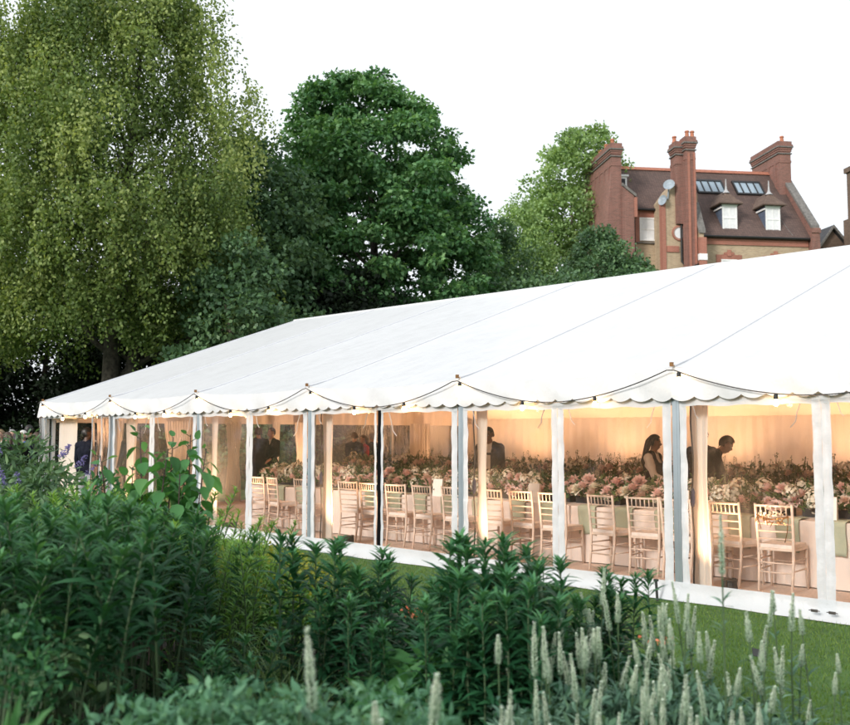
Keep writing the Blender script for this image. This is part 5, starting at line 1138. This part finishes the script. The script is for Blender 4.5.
# dark leafy plants filling the middle, and one broad-leaved plant
dk = [mound('leafy_plant', 70 + i, .42, .38, .62, 1300, .10, .032, 'covergreen' if i else 'lilyleaf', 'lance', .6) for i in range(2)]
for j, (px, D, s) in enumerate([(408, 6.6, .9), (428, 7.0, .85), (415, 5.6, .75), (440, 6.4, .85), (580, 5.8, .85), (560, 6.1, .9), (610, 5.2, .8), (640, 5.6, .7)]):
    put(dk[j % 2], px, D, s, None, 'low dark leafy plant filling the bed between taller stems', 'plant', 'low leafy fillers')
bl = mound('broad_leaf_plant', 75, .3, .28, .5, 130, .24, .075, 'bigleaf', 'broad', .8); put(bl, 428, 4.9, 1.0, None, 'broad-leaved plant with pale green leaves between the two lily stands', 'plant')
# orange flowers low in the bed
for px, D, z, lb in ((414, 6.3, .53, 'small orange-pink flower cluster between the lily stands'), (651, 5.3, .55, 'tiny orange flower among the white spires')):
    o = empty('orange_flower', (at(px, D), D, 0), 0, lb, 'flower'); MB().tube([(0, 0, 0), (.01, 0, z)], .003, 5).build('stem', M['stem'], o)
    m = 46 if z < .54 else 14; leaves('bloom', np.stack([.01 + rr2.normal(size=m) * .045, rr2.normal(size=m) * .04, z + rr2.normal(size=m) * .025], 1), rdir(m, .4, rr2), rdir(m, .5, rr2), .024, .016, M['orange'], 'broad', None, o)
# white flower spires on the right
sp_ = [spire(500 + i, 4, .92, .14) for i in range(5)]
pos = [(536, 3.5, .8), (520, 3.3, .78), (530, 4.4, .88), (560, 4.9, 1.02), (575, 4.5, .95), (592, 4.9, 1.0), (615, 4.9, .98), (604, 4.3, .92), (628, 4.6, .97), (645, 4.9, .98), (655, 4.2, .9), (690, 5.0, .98), (700, 4.3, .9), (745, 4.8, .97), (762, 4.4, .9), (780, 4.7, .95), (590, 3.9, .85), (640, 3.8, .85), (685, 3.8, .83), (735, 3.7, .8), (800, 4.3, .74), (545, 3.7, .78), (572, 4.2, .9), (600, 3.7, .8), (556, 4.6, .95), (668, 4.5, .92), (706, 3.9, .8), (748, 3.6, .74)]
for j, (px, D, s) in enumerate(pos): put(sp_[j % 5], px, D, s * .99, None, 'grey-green plant with upright white flower spires in the drift at the lower right', 'flower', 'white spire drift')
s1 = [spire(540 + i, 1, 1.0, .012) for i in range(3)]
for j, (px, D, z, lb) in enumerate([(340, 3.0, 1.11, 'lone blurred white spire below the lily stand in the middle, nearest the camera'), (447, 2.85, 1.02, 'blurred white spire at the bottom edge, tallest of those below the tall lily stand'), (419, 2.9, .95, 'blurred white spire at the bottom edge, second left of the tallest there'), (384, 2.85, .89, 'lowest blurred white spire at the bottom edge, left of the others'), (405, 2.85, .92, 'short blurred white spire at the bottom edge, third left of the tallest there'),
    (491, 3.2, .80, 'short white spire at the bottom edge right of the tallest blurred one'), (503, 3.2, .84, 'curved short white spire at the bottom edge under the tall lily stand'), (514, 3.9, .90, 'slim white spire before the dark lilies, leftmost of three'), (536, 4.0, .93, 'slim white spire before the dark lilies, middle of three'), (547, 4.0, .92, 'slim white spire before the dark lilies, rightmost of three')]):
    put(s1[j % 3], px, D, z, None, lb, 'flower')
put(spire(531, 1, 1.36, .01), 722, 4.0, 1.0, 1.0, 'tallest thin spire rising in front of the first chair', 'flower')
sg = mound('grey_green_plant', 80, .38, .34, .62, 1500, .085, .022, 'spikegreen', 'lance', .8)
for px, D, s in ((560, 4.0, .9), (610, 4.2, 1.0), (655, 4.3, 1.0), (700, 4.2, .95), (745, 4.1, .85), (600, 3.4, .85), (660, 3.4, .9), (720, 3.4, .8), (790, 3.9, .75), (535, 4.4, .8), (640, 3.0, .75), (700, 3.0, .7)):
    put(sg, px, D, s, None, 'grey-green leaves at the foot of the white spires', 'plant', 'grey-green foliage among the spires')
for px, D, s in ((815, 4.3, .7), (845, 4.6, .65)): put(tf[1], px, D, s, None, 'light green grass tuft at the lower right corner', 'grass tuft', 'grass tufts at the lower right')
# soft blue-green mounds closest to the camera
bm = [mound('soft_mound', 90 + i, .42, .36, .88, 2600, .055, .02, 'blueleaf', 'lance', .6) for i in range(2)]
for j, (px, D, y) in enumerate([(100, 2.9, 705), (150, 3.0, 680), (215, 3.0, 664), (280, 3.05, 662), (345, 3.0, 672), (405, 3.0, 686), (250, 3.5, 668), (180, 3.5, 672), (320, 3.5, 668), (385, 3.6, 662), (430, 3.3, 692)]):
    put(bm[j % 2], px, D, (CAMH - (y - 432.7) * D / FPX) / 1.0, None, 'soft blue-green mound of small leaves along the bottom edge', 'plant', 'soft mounds in the foreground')
yb = mound('small_leaf_shrub', 95, .3, .3, 1.15, 1500, .036, .018, 'goldenrod', 'broad', .5); put(yb, -12, 3.6, 1.1, None, 'small-leaved green shrub cut by the left edge', 'shrub')
bl2 = copy_tree(bl); bl2.location = (at(6, 2.5), 2.5, .62); bl2.scale = (.35, .35, .6); tag(bl2, 'big pale blurred leaves in the lower left corner', 'plant')
# small things on the lawn
ms = empty('plant_marker', (at(754, 6.4), 6.4, 0), R(10), 'small black plant marker on a thin stake standing in the lawn', 'marker')
MB().tube([(0, 0, 0), (0, 0, .23)], .004, 6).build('stake', M['housing'], ms); b = MB().cbox((0, 0, 0), (.10, .006, .055)).build('plate', M['housing'], ms, loc=(-.01, 0, .25)); b.rotation_euler = (R(-35), R(14), 0)
pg = empty('tent_peg', T(.16, -.2), TH, 'black steel peg driven in beside the nearest tent post', 'peg')
MB().tube([(0, 0, 0), (-.02, 0, .2)], .014, 8).build('shaft', M['housing'], pg); MB().lathe([(.026, 0), (.028, .012), (.02, .02)], (-.02, 0, .2), 10).build('head', M['housing'], pg)
for dx, lb in ((-.07, 'left grey strap buckle on the skirt by the first white seam'), (.09, 'right grey strap buckle on the skirt by the first white seam')):
    bk = empty('strap_buckle', T(-1.5 - dx, -.165, .10), TH, lb, 'buckle'); MB().box((-.012, -.03, -.012), (0, .03, .012)).build('plate', M['greycable'], bk); MB().tube([(-.006, -.05, .0), (-.02, 0, .006), (-.006, .05, 0)], .004, 5).build('strap', M['greycable'], bk)
